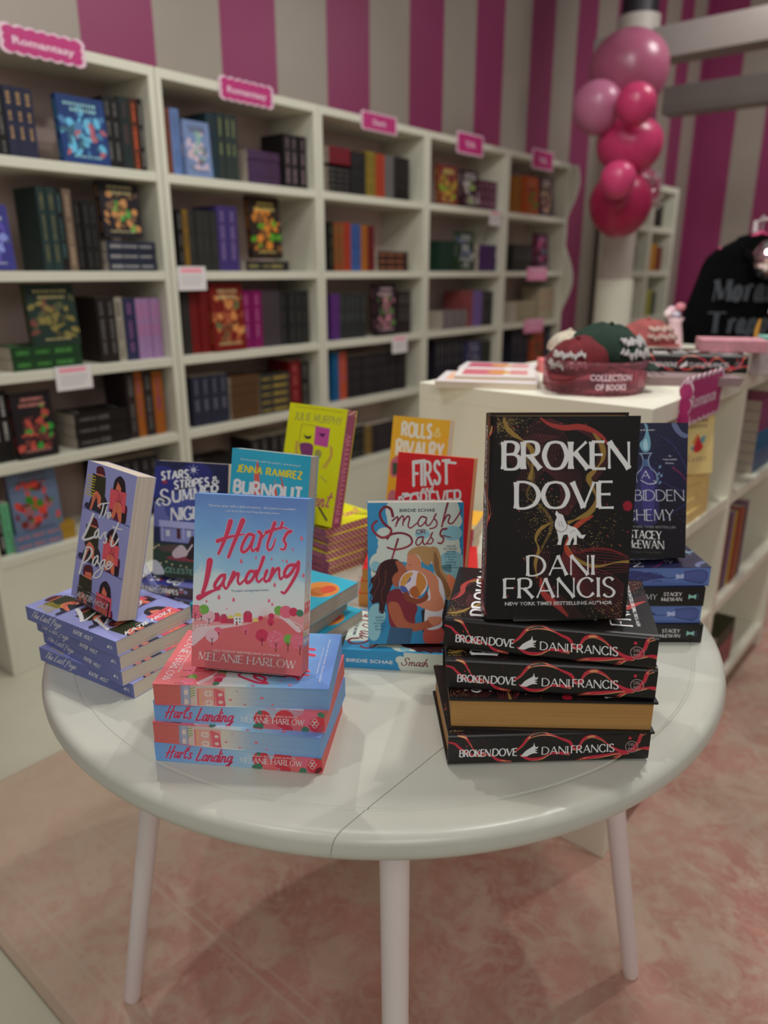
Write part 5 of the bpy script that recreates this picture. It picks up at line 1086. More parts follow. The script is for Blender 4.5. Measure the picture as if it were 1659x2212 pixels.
# ------------------------------------------------------------------ stacks on the table
def lay(b, lab, grp, cx, cf, z, yaw):
    b['label'] = lab; b['group'] = grp; place(b, cx, cf, z, yaw); return b
Z0 = TZ+.0002
B = harts(); G = 'pink and blue paperbacks in the front left stack'
P = dup(B, '-')
stand(P, -.2225, .8000, Z0+4*HT, -9.8, 76, HW, HH, HT, 'pink and sky blue paperback with orchard cover, standing upright on the front left stack', 'clear easel holding the pink and sky blue paperback upright', .72)
def fore(b, lab, grp, px, pf, z, yaw, w):         # page edge towards the viewer: given corner of that edge
    return lay(b, lab, grp, px-w*cos(radians(yaw)), pf-w*sin(radians(yaw)), z, yaw)
fore(B, 'top book of the front left stack, coral and blue page edge facing forward', G, -.2664, .7479, Z0+3*HT, -93.2, HW)
lay(dup(B), 'second book from the top of the front left stack, blue spine facing forward', G, -.0679, .7321, Z0+2*HT, 83.2)
fore(dup(B), 'third book from the top of the front left stack, page edge facing forward', G, -.2735, .7538, Z0+HT, -99.0, HW)
lay(dup(B), 'bottom book of the front left stack, blue spine with pink script facing forward', G, -.0720, .7303, Z0, 82.9)

B = dove(); G = 'black hardcovers in the front right stack'
BDs = dup(B); BDs.scale = (1.01, .972, 1); stand(BDs, .1165, .8220, Z0+4*BT, .6, 85, BW, BH, BT, 'black hardcover with large white title and howling wolf, standing upright', 'clear easel under the upright black hardcover', .6)
lay(B, 'top hardcover of the front right black stack, spine forward, tilted cover visible', G, .3090, .7461, Z0+3*BT, 78.5)
lay(dup(B), 'second hardcover from the top of the black stack, spine forward', G, .3139, .7493, Z0+2*BT, 84.2)
fore(dup(B), 'third hardcover of the black stack, gilded page edge facing forward', G, .0761, .7557, Z0+BT, -92.0, BW)
lay(dup(B), 'bottom hardcover of the front right black stack, spine facing forward', G, .3173, .7553, Z0, 92.6)

B = lastp(); G = 'periwinkle paperbacks in the left stack'
stand(dup(B), -.4500, 1.0400, Z0+4*LT, -42, 75, LW, LH, LT+.008, 'periwinkle paperback with people reading on the cover, standing at far left', 'clear easel holding the periwinkle paperback at far left', .7)
BL = [o for o in bpy.data.objects if o.name.startswith('paperback_book') and o.get('label', '').startswith('periwinkle paperback with people')][0]
BL.scale = (1, 1, (LT+.008)/LT)
lay(B, 'top periwinkle paperback of the left stack, its illustrated cover showing', G, -.3590, .8880, Z0+3*LT, 57.0)
lay(dup(B), 'second periwinkle paperback from the top of the left stack', G, -.3570, .8880, Z0+2*LT, 54.0)
lay(dup(B), 'third periwinkle paperback from the top of the left stack', G, -.3560, .8860, Z0+LT, 52.0)
lay(dup(B), 'bottom periwinkle paperback of the left stack, over the table edge', G, -.3440, .8910, Z0, 58.8)

B = smash()
stand(dup(B), -.0238, 1.0085, Z0+ST_, 1.2, 80, SW, SH, ST_*.6, 'sky blue paperback with two women and a volleyball, standing upright', 'clear easel holding the volleyball paperback', .6)
lay(B, 'sky blue paperback lying flat beneath the standing volleyball paperback', None, .1460, .9520, Z0, 83.3)
for o in (B,):
    if 'group' in o: del o['group']

B = forb(); G = 'dark blue paperbacks in the right rear stack'
stand(dup(B), .3310, 1.1060, Z0+4*FT, 1.2, 76, FW, FH, FT, 'midnight blue paperback with glowing bottle, standing behind the black hardcover', 'clear easel holding the midnight blue paperback', .5)
# page edges forward (1, 3) and spines forward (2, 4), counted from the top
lay(B, 'top midnight blue paperback of the right rear stack, blue page edge forward', G, .2930, 1.1960, Z0+3*FT, -88.5)
lay(dup(B), 'second paperback from the top of the right rear stack, black spine forward', G, .4990, 1.0560, Z0+2*FT, 90.5)
lay(dup(B), 'third paperback of the right rear stack, blue page edge forward', G, .2880, 1.1960, Z0+FT, -89.5)
lay(dup(B), 'bottom paperback of the right rear stack, black spine forward', G, .5030, 1.0540, Z0, 90)

B = burnout(); G = 'teal paperbacks in the stack behind the pink and blue one'; t = .0245
stand(dup(B), -.2400, 1.0950, Z0+4*t, -24, 78, .138, .202, t, 'teal paperback with yellow author name, standing behind the pink and blue one', 'clear easel holding the teal paperback', .5)
for k, (dx, df, yw, lab) in enumerate(((.004, .000, 60, 'bottom teal paperback of the stack behind the front left books'), (.006, .004, 57, 'third teal paperback from the top of the teal stack'), (-.004, .000, 63.5, 'second teal paperback from the top, turned slightly askew'), (0, 0, 57.5, 'top teal paperback of the stack, orange sphere on its cover'))):
    b = B if k == 3 else dup(B); lay(b, lab, G, -.1150+dx, .9500+df, Z0+k*t, yw)

B = stars(); G = 'dark blue paperbacks in the stack behind the periwinkle one'; t = .0215
stand(dup(B), -.4040, 1.2300, Z0+2*t, -13, 77, .138, .208, t, 'navy paperback with white lettering and lavender house, standing at rear left', 'clear easel holding the navy paperback at rear left', .5)
lay(B, 'top navy paperback of the low rear left stack', G, -.2380, 1.1400, Z0+t, 74); lay(dup(B), 'bottom navy paperback of the low rear left stack', G, -.2400, 1.1260, Z0, 70)

B = yellowbook(); G = 'yellow paperbacks with striped page edges at the rear'; t = .0162
YB = yellowbook(True); stand(YB, -.1960, 1.4020, Z0+6*t, -34, 75, .138, .220, t*1.9, 'acid yellow paperback with a crest, standing at the rear', 'clear easel holding the yellow paperback', .5); YB.scale = (1, 1, 1.9)
ylabs = ['bottom', 'fifth from the top', 'fourth from the top', 'third from the top', 'second from the top', 'top']
for k in range(6):
    b = B if k == 5 else dup(B); lay(b, 'yellow paperback with striped edges, %s of the rear yellow stack' % ylabs[k], G, -.1080+.003*sin(k*2.1), 1.3180+.003*cos(k*1.7), Z0+k*t, 44+1.5*sin(k*1.3))

B = firstb(); t = .023; G = 'red paperbacks in the low stack behind the volleyball book'
stand(dup(B), .0175, 1.1980, Z0+3*t, -21, 78, .131, .200, t, 'scarlet paperback with tall cream lettering, standing behind the volleyball book', 'clear easel holding the scarlet paperback', .5)
for k, lab in enumerate(('bottom scarlet paperback of the low stack behind the volleyball book', 'middle scarlet paperback of the low red stack', 'top scarlet paperback of the low red stack')):
    b = B if k == 2 else dup(B); lay(b, lab, G, .155+.003*k, 1.175-.002*k, Z0+k*t, 86-k)
B = rolls(); t = .023; G = 'orange paperbacks in the rearmost stack'
stand(dup(B), .0100, 1.3900, Z0+4*t, -25, 78, .116, .203, t, 'marigold paperback with cream lettering, standing furthest back on the table', 'clear easel holding the marigold paperback', .5)
for k, lab in enumerate(('bottom', 'third from the top', 'second from the top', 'top')):
    b = B if k == 3 else dup(B); lay(b, 'marigold paperback lying %s in the rearmost stack' % lab, G, .1650+.002*k, 1.3320, Z0+k*t, 75-k)
# ------------------------------------------------------------------ books in the wall of shelving
ORDW = ['first', 'second', 'third', 'fourth', 'fifth', 'sixth', 'seventh', 'eighth', 'ninth', 'tenth', 'eleventh', 'twelfth', 'thirteenth', 'fourteenth', 'fifteenth', 'sixteenth', 'seventeenth', 'eighteenth', 'nineteenth', 'twentieth']
TNAME = {1: 'top', 2: 'second', 3: 'third', 4: 'fourth', 5: 'lowest'}
BNAME = {1: 'leftmost bookcase', 2: 'second bookcase', 3: 'middle bookcase', 4: 'fourth bookcase', 5: 'farthest bookcase'}
# bookcase, shelf, s(pine out) f(ace out) F(ace out on a pile) p(ile) P(ile on a pile), y0, y1, height, count, cover, marks, look, raised
SHELVES = [
(1, 1, 's', 1.128, 1.21, 0.203, 3, (26, 24, 24), (84, 82, 80), 'black'),
(1, 1, 's', 1.21, 1.303, 0.204, 3, (38, 40, 62), (150, 118, 72), 'navy and gold'),
(1, 1, 'f', 1.373, 1.541, 0.203, 1, (30, 56, 110), (80, 150, 180), 'bright blue illustrated'),
(1, 1, 's', 1.546, 1.609, 0.227, 2, (26, 24, 24), (84, 82, 80), 'black'),
(1, 1, 's', 1.61, 1.649, 0.234, 1, (34, 44, 44), (70, 40, 44), 'dark green'),
(1, 1, 's', 1.649, 1.683, 0.236, 1, (70, 40, 28), (170, 70, 36), 'ember orange and black'),
(1, 1, 's', 1.683, 1.7, 0.238, 1, (26, 24, 24), (150, 148, 145), 'black white-lettered'),
(1, 2, 'f', 1.035, 1.165, 0.194, 1, (60, 58, 130), (110, 120, 180), 'violet blue illustrated'),
(1, 2, 's', 1.276, 1.336, 0.262, 2, (36, 54, 54), (90, 86, 50), 'teal and black'),
(1, 2, 's', 1.336, 1.362, 0.264, 1, (26, 24, 24), (50, 90, 90), 'black teal-edged'),
(1, 2, 's', 1.362, 1.391, 0.26, 1, (110, 92, 78), (140, 120, 96), 'tan'),
(1, 2, 's', 1.396, 1.482, 0.228, 3, (26, 24, 24), (44, 42, 40), 'black'),
(1, 2, 'p', 1.498, 1.697, 0.102, 3, (40, 44, 60), (150, 148, 145), 'navy white-lettered'),
(1, 2, 'F', 1.5, 1.655, 0.3, 1, (38, 34, 40), (170, 120, 70), 'black face-out', 0.112),
(1, 3, 'p', 1.113, 1.388, 0.078, 2, (30, 60, 34), (60, 120, 50), 'dark green'),
(1, 3, 'F', 1.194, 1.371, 0.29, 1, (36, 52, 46), (110, 100, 50), 'dark green illustrated', 0.071),
(1, 3, 's', 1.437, 1.51, 0.23, 2, (34, 28, 28), (84, 82, 80), 'black'),
(1, 3, 's', 1.51, 1.544, 0.228, 1, (150, 145, 130), (60, 30, 34), 'cream and black'),
(1, 3, 's', 1.544, 1.594, 0.223, 1, (44, 44, 76), (110, 70, 110), 'navy and plum'),
(1, 3, 's', 1.594, 1.7, 0.221, 5, (150, 118, 160), (160, 70, 110), 'lavender pink'),
(1, 4, 's', 0.987, 1.08, 0.239, 3, (26, 24, 24), (150, 148, 145), 'black white-lettered'),
(1, 4, 'f', 1.085, 1.223, 0.224, 1, (34, 28, 32), (150, 60, 50), 'black and red flowered'),
(1, 4, 'p', 1.298, 1.51, 0.126, 3, (26, 24, 24), (84, 82, 80), 'black'),
(1, 4, 's', 1.522, 1.558, 0.256, 1, (44, 34, 34), (84, 82, 80), 'black'),
(1, 4, 's', 1.558, 1.594, 0.252, 1, (150, 84, 30), (110, 40, 80), 'orange flame'),
(1, 4, 's', 1.594, 1.635, 0.249, 1, (44, 34, 34), (84, 82, 80), 'black'),
(1, 4, 's', 1.635, 1.681, 0.245, 1, (150, 84, 30), (110, 40, 80), 'orange flame'),
(1, 5, 's', 0.965, 1.004, 0.219, 2, (26, 24, 24), (150, 148, 145), 'black'),
(1, 5, 's', 1.001, 1.032, 0.182, 1, (90, 160, 120), (60, 110, 80), 'mint green'),
(1, 5, 'p', 1.029, 1.197, 0.061, 2, (90, 110, 140), (160, 90, 90), 'pale blue'),
(1, 5, 'F', 1.041, 1.224, 0.3, 1, (96, 112, 140), (170, 50, 40), 'sky blue and red illustrated', 0.038),
(1, 5, 'p', 1.194, 1.251, 0.065, 3, (160, 124, 44), (120, 90, 30), 'golden yellow'),
(1, 5, 's', 1.393, 1.627, 0.246, 6, (30, 28, 32), (84, 82, 80), 'black'),
(2, 1, 's', 1.788, 1.813, 0.224, 1, (110, 60, 40), (26, 24, 24), 'rust'),
(2, 1, 's', 1.814, 1.854, 0.228, 1, (96, 120, 168), (60, 80, 120), 'powder blue'),
(2, 1, 'f', 1.857, 1.976, 0.201, 1, (110, 130, 170), (170, 150, 160), 'icy blue illustrated'),
(2, 1, 's', 1.977, 2.026, 0.236, 1, (30, 50, 60), (26, 24, 24), 'dark teal'),
(2, 1, 's', 2.026, 2.127, 0.243, 3, (46, 54, 52), (120, 130, 80), 'grey green'),
(2, 1, 'p', 2.161, 2.337, 0.129, 8, (66, 44, 70), (60, 40, 90), 'plum'),
(2, 1, 's', 2.371, 2.505, 0.212, 3, (30, 26, 28), (110, 90, 96), 'black boxed'),
(2, 2, 's', 1.807, 1.832, 0.223, 1, (26, 24, 24), (84, 82, 80), 'black'),
(2, 2, 's', 1.833, 1.858, 0.224, 1, (120, 90, 30), (26, 24, 24), 'gold and black'),
(2, 2, 's', 1.858, 1.996, 0.225, 4, (44, 44, 42), (44, 42, 40), 'charcoal'),
(2, 2, 's', 1.997, 2.101, 0.247, 2, (62, 48, 104), (110, 90, 130), 'violet'),
(2, 2, 'p', 2.127, 2.482, 0.042, 1, (36, 34, 36), (130, 120, 70), 'black'),
(2, 2, 'F', 2.17, 2.391, 0.264, 1, (44, 32, 26), (180, 110, 30), 'black and orange illustrated', 0.049),
(2, 3, 's', 1.797, 1.837, 0.242, 1, (44, 42, 40), (26, 24, 24), 'charcoal'),
(2, 3, 's', 1.837, 1.927, 0.241, 2, (110, 22, 22), (80, 16, 16), 'blood red'),
(2, 3, 'f', 1.929, 2.097, 0.268, 1, (112, 26, 22), (170, 110, 60), 'crimson and gold illustrated'),
(2, 3, 's', 2.101, 2.209, 0.24, 2, (120, 20, 84), (150, 80, 120), 'magenta'),
(2, 3, 's', 2.209, 2.317, 0.238, 2, (64, 54, 60), (44, 42, 40), 'smoky grey'),
(2, 3, 's', 2.317, 2.496, 0.232, 4, (34, 34, 34), (44, 42, 40), 'black'),
(2, 4, 's', 1.815, 1.996, 0.205, 4, (40, 42, 58), (90, 92, 104), 'midnight blue'),
(2, 4, 'p', 2.005, 2.161, 0.185, 5, (84, 58, 34), (60, 44, 30), 'brown'),
(2, 4, 'p', 2.166, 2.35, 0.175, 5, (52, 50, 48), (160, 134, 50), 'grey and gold'),
(2, 4, 's', 2.357, 2.428, 0.222, 1, (104, 18, 22), (140, 60, 60), 'deep red'),
(2, 4, 's', 2.428, 2.483, 0.212, 1, (26, 24, 24), (84, 82, 80), 'black'),
(2, 5, 'p', 1.816, 2.041, 0.169, 2, (26, 24, 24), (44, 42, 40), 'black'),
(2, 5, 's', 2.11, 2.382, 0.218, 5, (30, 28, 28), (84, 82, 80), 'black'),
(3, 1, 'p', 2.633, 2.788, 0.113, 5, (26, 24, 24), (84, 82, 80), 'black grey-lettered'),
(3, 1, 'P', 2.635, 2.777, 0.2, 2, (110, 24, 36), (60, 20, 26), 'red', 0.125),
(3, 1, 's', 2.796, 2.9, 0.191, 3, (30, 28, 32), (44, 42, 40), 'black'),
(3, 1, 's', 2.901, 2.975, 0.202, 2, (130, 110, 40), (26, 24, 24), 'yellow and black'),
(3, 1, 's', 2.975, 3.038, 0.198, 2, (160, 60, 36), (120, 40, 30), 'vermilion'),
(3, 1, 's', 3.038, 3.117, 0.2, 2, (96, 94, 92), (84, 82, 80), 'grey'),
(3, 1, 's', 3.117, 3.241, 0.2, 3, (26, 24, 24), (44, 42, 40), 'black'),
(3, 2, 's', 2.639, 2.673, 0.218, 1, (26, 24, 24), (60, 80, 40), 'black green-edged'),
(3, 2, 's', 2.673, 2.737, 0.216, 2, (130, 70, 34), (60, 90, 50), 'orange and green'),
(3, 2, 's', 2.737, 2.789, 0.219, 1, (150, 54, 34), (120, 40, 30), 'brick red'),
(3, 2, 's', 2.789, 2.862, 0.213, 2, (56, 84, 140), (40, 40, 60), 'cobalt'),
(3, 2, 's', 2.862, 2.91, 0.212, 1, (150, 90, 34), (110, 60, 30), 'amber'),
(3, 2, 's', 2.91, 2.959, 0.21, 1, (100, 26, 28), (26, 24, 24), 'maroon'),
(3, 2, 'p', 2.973, 3.252, 0.096, 3, (56, 36, 34), (150, 90, 50), 'black and orange'),
(3, 3, 's', 2.638, 2.703, 0.215, 2, (80, 44, 110), (90, 30, 90), 'purple'),
(3, 3, 's', 2.703, 2.893, 0.214, 5, (44, 46, 46), (60, 66, 64), 'charcoal'),
(3, 3, 'f', 2.95, 3.16, 0.255, 1, (40, 30, 34), (150, 100, 110), 'black and rose illustrated'),
(3, 3, 's', 3.161, 3.256, 0.216, 3, (44, 34, 36), (84, 82, 80), 'black'),
(3, 4, 's', 2.642, 2.688, 0.237, 1, (20, 84, 130), (20, 60, 90), 'cerulean'),
(3, 4, 's', 2.688, 2.749, 0.233, 2, (170, 76, 50), (130, 60, 90), 'coral red'),
(3, 4, 's', 2.749, 3.22, 0.21, 13, (34, 30, 34), (60, 50, 54), 'black'),
(3, 5, 's', 2.755, 2.878, 0.169, 3, (26, 24, 24), (84, 82, 80), 'black'),
(3, 5, 's', 2.878, 2.938, 0.149, 2, (120, 96, 50), (26, 24, 24), 'dull gold'),
(3, 5, 's', 2.938, 3.118, 0.14, 5, (44, 36, 42), (44, 42, 40), 'charcoal'),
(4, 1, 'f', 3.469, 3.678, 0.197, 1, (110, 44, 40), (150, 120, 40), 'red and yellow illustrated'),
(4, 1, 'f', 3.687, 3.875, 0.173, 1, (56, 30, 40), (150, 140, 140), 'burgundy and white'),
(4, 1, 's', 3.887, 4.085, 0.101, 5, (84, 34, 56), (150, 120, 140), 'wine'),
(4, 2, 's', 3.509, 3.643, 0.135, 4, (30, 56, 44), (26, 24, 24), 'forest green'),
(4, 2, 'f', 3.659, 3.878, 0.212, 1, (40, 60, 40), (140, 140, 140), 'green and black illustrated'),
(4, 2, 'p', 3.89, 4.085, 0.15, 4, (70, 40, 90), (26, 24, 24), 'violet'),
(4, 3, 'p', 3.54, 3.843, 0.103, 4, (120, 112, 112), (60, 50, 50), 'pale grey'),
(4, 3, 's', 3.761, 3.86, 0.209, 3, (130, 66, 66), (100, 50, 50), 'dusty red'),
(4, 3, 's', 3.86, 3.961, 0.208, 3, (110, 86, 140), (90, 70, 120), 'lilac'),
(4, 3, 's', 3.962, 4.085, 0.2, 3, (34, 30, 34), (84, 82, 80), 'black'),
(4, 4, 's', 3.495, 3.778, 0.237, 8, (30, 28, 40), (84, 82, 80), 'black'),
(4, 4, 'f', 3.789, 3.952, 0.206, 1, (44, 44, 80), (90, 90, 110), 'dark blue illustrated'),
(4, 4, 's', 3.963, 4.085, 0.2, 3, (40, 38, 34), (44, 42, 40), 'charcoal'),
(4, 5, 's', 3.506, 4.006, 0.256, 14, (34, 30, 36), (44, 42, 40), 'black'),
(5, 1, 's', 4.31, 4.377, 0.215, 2, (140, 90, 40), (26, 24, 24), 'ochre'),
(5, 1, 'f', 4.377, 4.565, 0.221, 1, (150, 64, 24), (110, 50, 20), 'burnt orange'),
(5, 1, 'f', 4.577, 4.829, 0.228, 1, (60, 40, 56), (150, 110, 90), 'plum multicoloured'),
(5, 2, 's', 4.315, 4.552, 0.155, 7, (40, 40, 38), (84, 82, 80), 'charcoal'),
(5, 2, 'f', 4.559, 4.88, 0.234, 1, (60, 26, 40), (150, 60, 100), 'black and pink'),
(5, 3, 'p', 4.362, 4.631, 0.129, 4, (150, 140, 116), (120, 110, 90), 'cream'),
(5, 3, 's', 4.677, 4.885, 0.21, 6, (160, 150, 126), (150, 50, 50), 'cream and red'),
(5, 4, 's', 4.351, 4.559, 0.25, 6, (34, 34, 46), (84, 82, 80), 'dark navy'),
(5, 4, 'f', 4.57, 4.805, 0.275, 1, (140, 64, 36), (110, 40, 30), 'rust orange'),
(5, 4, 's', 4.821, 4.885, 0.243, 2, (50, 54, 70), (84, 82, 80), 'slate blue'),
]
def marks(f, L_, T_, mk, seed, n=3):
    """title and author bands on a spine, as worn foil dashes"""
    a = Art(f); r_ = random.Random(seed); x = L_*.08
    for k in range(n):
        ln = L_*r_.uniform(.14, .30)
        if x+ln > L_*.95: break
        hh = T_*r_.uniform(.2, .4); y = T_*.5; q = x
        while q < x+ln:
            ww = min(T_, .03)*r_.uniform(.08, .2); a.rect(q, y-hh/2, q+ww, y+hh/2, mk); q += ww+min(T_, .03)*r_.uniform(.06, .14)
        x += ln+L_*r_.uniform(.04, .12)
    return a
def shelf_book(w, h, t, rgb, mk, seed, face=False):
    cov = M(rgb, .5, 1.1, spec=.25); mkm = M(mk, .5, 1.5)
    rr = random.Random(seed)
    sp = marks(lambda x, y: (x, y), h, t, mkm, seed)
    fr = Art(lambda x, y: (x, h-y))
    lt = M(tuple((a*.5+b*.5) for a, b in zip(rgb, mk)), .5, 1.4)
    pal = [mkm, lt, M(tuple(min(255, v*1.25) for v in mk), .6, 1.0), M(tuple(rr.uniform(.5, 1.1)*v for v in (mk[1], mk[0], mk[2])), .6, 1.2), M(tuple(v*.6 for v in mk), .6, 1.2)]
    if face:
        for k in range(46):
            q = rr.gauss(0, .22); v = rr.gauss(0, .2); fr.ell(w*min(.92, max(.08, .5+q)), h*min(.84, max(.22, .56+v)), w*rr.uniform(.03, .12), h*rr.uniform(.02, .08), pal[k % 5], 9, rot=rr.uniform(0, 3))
            if k % 9 == 8: fr.up()
    fr.up(2); tm = M(tuple(min(190, 60+v) for v in mk) if rgb[0]+rgb[1]+rgb[2] < 260 else (70, 60, 66), .6, 1.2)
    for yy, hh in ((rr.uniform(.06, .10), .045), (rr.uniform(.15, .19), .05), (.88, .03)):
        q = w*rr.uniform(.14, .3)
        while q < w*.8: ww = w*rr.uniform(.02, .05); fr.rect(q, h*yy, q+ww, h*(yy+hh), tm); q += ww+w*.025
    return paperback(w, h, t, (cov, cov, cov), fr, sp, None, PAGES_G, name='shelved_book')
count = {}
def olabel(bay, tier, look, extra):
    k = (bay, tier); count[k] = count.get(k, 0)+1
    return '%s book, %s, item %s from left, %s shelf, %s' % (look, extra, ORDW[count[k]-1], TNAME[tier], BNAME[bay])
rs = random.Random(12)
for si, row in enumerate(SHELVES):
    bay, tier, ty, y0, y1, hh, n, rgb, mk, look = row[:10]
    zb = TIER[tier] + .0003 + (row[10] if len(row) > 10 else 0)
    look = look.replace(' illustrated', '').replace('-lettered', ' lettered')
    grp = '%s books on the %s shelf of the %s' % (look, TNAME[tier], BNAME[bay])
    if ty == 's':
        t = (y1-y0)/n*.985; hh = min(max(hh, .16), .285)
        p = shelf_book(min(.155, hh*.66), hh, t, rgb, mk, si)
        for k in range(n):
            b = p if k == 0 else dup(p)
            b['label'] = olabel(bay, tier, look, 'spine out')
            if n > 1: b['group'] = grp
            b.location = (XF-.045-rs.uniform(0, .008), y0+(y1-y0)*k/n, zb); b.rotation_euler = (radians(90), 0, pi)
    elif ty in 'fF':
        w = min(y1-y0, .17); hh = min(max(hh, .19), w*1.62, TIER[tier-1]-ST-zb-.004 if tier > 1 else 1); t = .028
        hh = min(hh, (TIER[tier-1]-ST-zb)-.012)
        p = shelf_book(w, hh, t, rgb, mk, si, True)
        p['label'] = olabel(bay, tier, look, 'cover facing out')
        p.location = (XF-.052-(.02 if ty == 'F' else 0), y0+.001, zb+.002); p.rotation_euler = (radians(86), 0, pi/2)
        p.location.x -= .0
    else:
        L_ = min(y1-y0, .245); t = max(.006, (hh if ty == 'p' else min(hh, .07))/n); w = min(.15, L_*.68)
        if L_ < .08: L_ = max(L_, .05)
        p = shelf_book(w, L_, t*.985, rgb, mk, si)
        for k in range(n):
            b = p if k == 0 else dup(p)
            b['label'] = '%s book lying %s from the bottom of flat pile, %s shelf, %s' % (look, ORDW[k] if k else 'lowest', TNAME[tier], BNAME[bay])
            if k == 0: b['label'] = '%s book at the bottom of a flat pile, %s shelf, %s' % (look, TNAME[tier], BNAME[bay])
            b['group'] = grp
            b.location = (XF-.035-rs.uniform(0, .006), y0+L_, zb+k*t); b.rotation_euler = (0, 0, pi)
            if n == 1: del b['group']
# books of the farther cube shelving
for yy, z, n, hh, rgb, mk, look in ((6.50, 1.663, 3, .22, (40, 34, 30), (90, 80, 60), 'dark brown'), (6.64, 1.663, 3, .21, (26, 24, 24), (60, 56, 50), 'black'), (6.12, 1.663, 3, .2, (140, 100, 80), (170, 130, 100), 'peach'), (6.49, 1.314, 2, .2, (90, 34, 40), (60, 30, 30), 'maroon'), (6.58, 1.314, 3, .22, (168, 116, 34), (180, 120, 60), 'amber'), (6.72, 1.314, 3, .2, (110, 40, 34), (60, 30, 30), 'brick red'),
                                    (6.48, .94, 2, .16, (80, 84, 50), (60, 60, 40), 'olive'), (6.58, .94, 3, .22, (150, 146, 66), (90, 110, 60), 'lime yellow'), (6.73, .94, 2, .2, (60, 70, 64), (40, 50, 44), 'grey green'), (6.14, 1.314, 3, .2, (84, 84, 90), (60, 60, 70), 'slate'), (6.5, .55, 5, .22, (56, 22, 26), (90, 50, 50), 'dark red')):
    t = .042; p = shelf_book(.14, hh, t, rgb, mk, int(yy*100))
    for k in range(n):
        b = p if k == 0 else dup(p)
        b['label'] = '%s book, %s of its row, in the far shelving behind the balloon column' % (look, ORDW[k]); b['group'] = look+' books in the far shelving'
        b.location = (XF-.05, yy+k*t*1.01, z+.0003); b.rotation_euler = (radians(90), 0, pi)

# ------------------------------------------------------------------ shelf signs and cards
MG, MGW = M((160, 36, 100), .4, 1.35), M((196, 166, 180), .5, 1.35)
def scallop(w, h, n, m, amp):
    P = []; 
    def side(ax, ay, bx, by, k):
        for i in range(k*6):
            t = i/(k*6); nx, ny = (by-ay), -(bx-ax); q = hypot(nx, ny); s_ = amp*abs(sin(pi*t*k))
            P.append((ax+(bx-ax)*t+nx/q*s_, ay+(by-ay)*t+ny/q*s_))
    side(0, 0, w, 0, n); side(w, 0, w, h, m); side(w, h, 0, h, n); side(0, h, 0, 0, m)
    return P
def sign(name, lab, w, h, txt, group=None, tx=.12, back=False):
    mats = [MGW]; mb = MB().prism(scallop(w, h, 7, 3, .006), .003, 0, axis=2, a=0)
    a = Art(lambda x, y: (x, y)); a.l = 3
    a.poly([(p[0]*.92+w*.04, p[1]*.86+h*.07) for p in scallop(w, h, 7, 3, .006)], MG); a.up(4)
    if txt: a.f = lambda x, y: (x, h-y); a.text(txt, w*tx, h*.66, w*(1-tx), h*.66, MGW, .03, hgt=h*.3)
    a.emit(mb, mats, lambda u, v, e: (u, v, .003+e*2))
    if back: a.emit(mb, mats, lambda u, v, e: (w-u, v, -e*2))
    o = mb.build(name, mats); tag(o, lab, 'sign', group); return o
for y0, wd, z0, hh, txt, lab in ((1.205, .262, 1.935, .070, 'Romantasy', 'pink scalloped shelf sign at the left end of the bookcase tops'), (2.012, .262, 1.932, .072, 'Romantasy', 'pink scalloped shelf sign above the second bookcase'), (2.815, .25, 1.932, .070, 'Dark', 'pink scalloped shelf sign above the middle bookcase'),
                                 (3.578, .25, 1.915, .098, 'YA', 'pink scalloped shelf sign above the fourth bookcase'), (4.385, .26, 1.915, .104, 'YA', 'pink scalloped shelf sign above the farthest bookcase')):
    o = sign('shelf_sign', lab, wd, hh, txt, tx=.12 if len(txt) > 6 else .3); o.location = (XF+.0015, y0, z0); o.rotation_euler = (pi/2, 0, pi/2)
def card(y0, wd, z1, hh, lab, pink=False):
    mats = [M((176, 172, 172), .5) if not pink else M((180, 110, 140), .5)]; mb = MB().box(0, wd, 0, hh, 0, .0015)
    a = Art(lambda x, y: (x, hh-y)); a.l = 3; pm = M((196, 110, 130), .5); gm = M((140, 136, 136), .5); r_ = random.Random(int(y0*99)); q = wd*.12
    while q < wd*.84: ww = wd*r_.uniform(.05, .1); a.rect(q, hh*.08, q+ww, hh*.26, pm if not pink else MGW); q += ww+wd*.015
    for k in range(3): a.rect(wd*.12, hh*(.42+.15*k), wd*(.86-.1*(k == 2)), hh*(.46+.15*k), gm if not pink else MGW)
    a.emit(mb, mats, lambda u, v, e: (u, v, .0015+e*2))
    o = mb.build('shelf_card', mats); tag(o, lab, 'card'); o.location = (XF+.0012, y0, z1-hh); o.rotation_euler = (pi/2, 0, pi/2)
card(1.232, .132, 1.001, .082, 'white review card with pink heading hanging in the leftmost bookcase')
card(1.757, .130, 1.328, .088, 'white review card with pink heading at the left of the second bookcase')
card(3.041, .125, .990, .088, 'small white card with pink heading under the middle bookcase shelf')
card(3.93, .12, 1.645, .08, 'small white and pink card below the top shelf of the fourth bookcase')
card(4.402, .26, 1.335, .08, 'plain pink card on the farthest bookcase, below its second shelf', True)
card(4.40, .26, 1.012, .088, 'lower pink card on the farthest bookcase, below its third shelf', True)

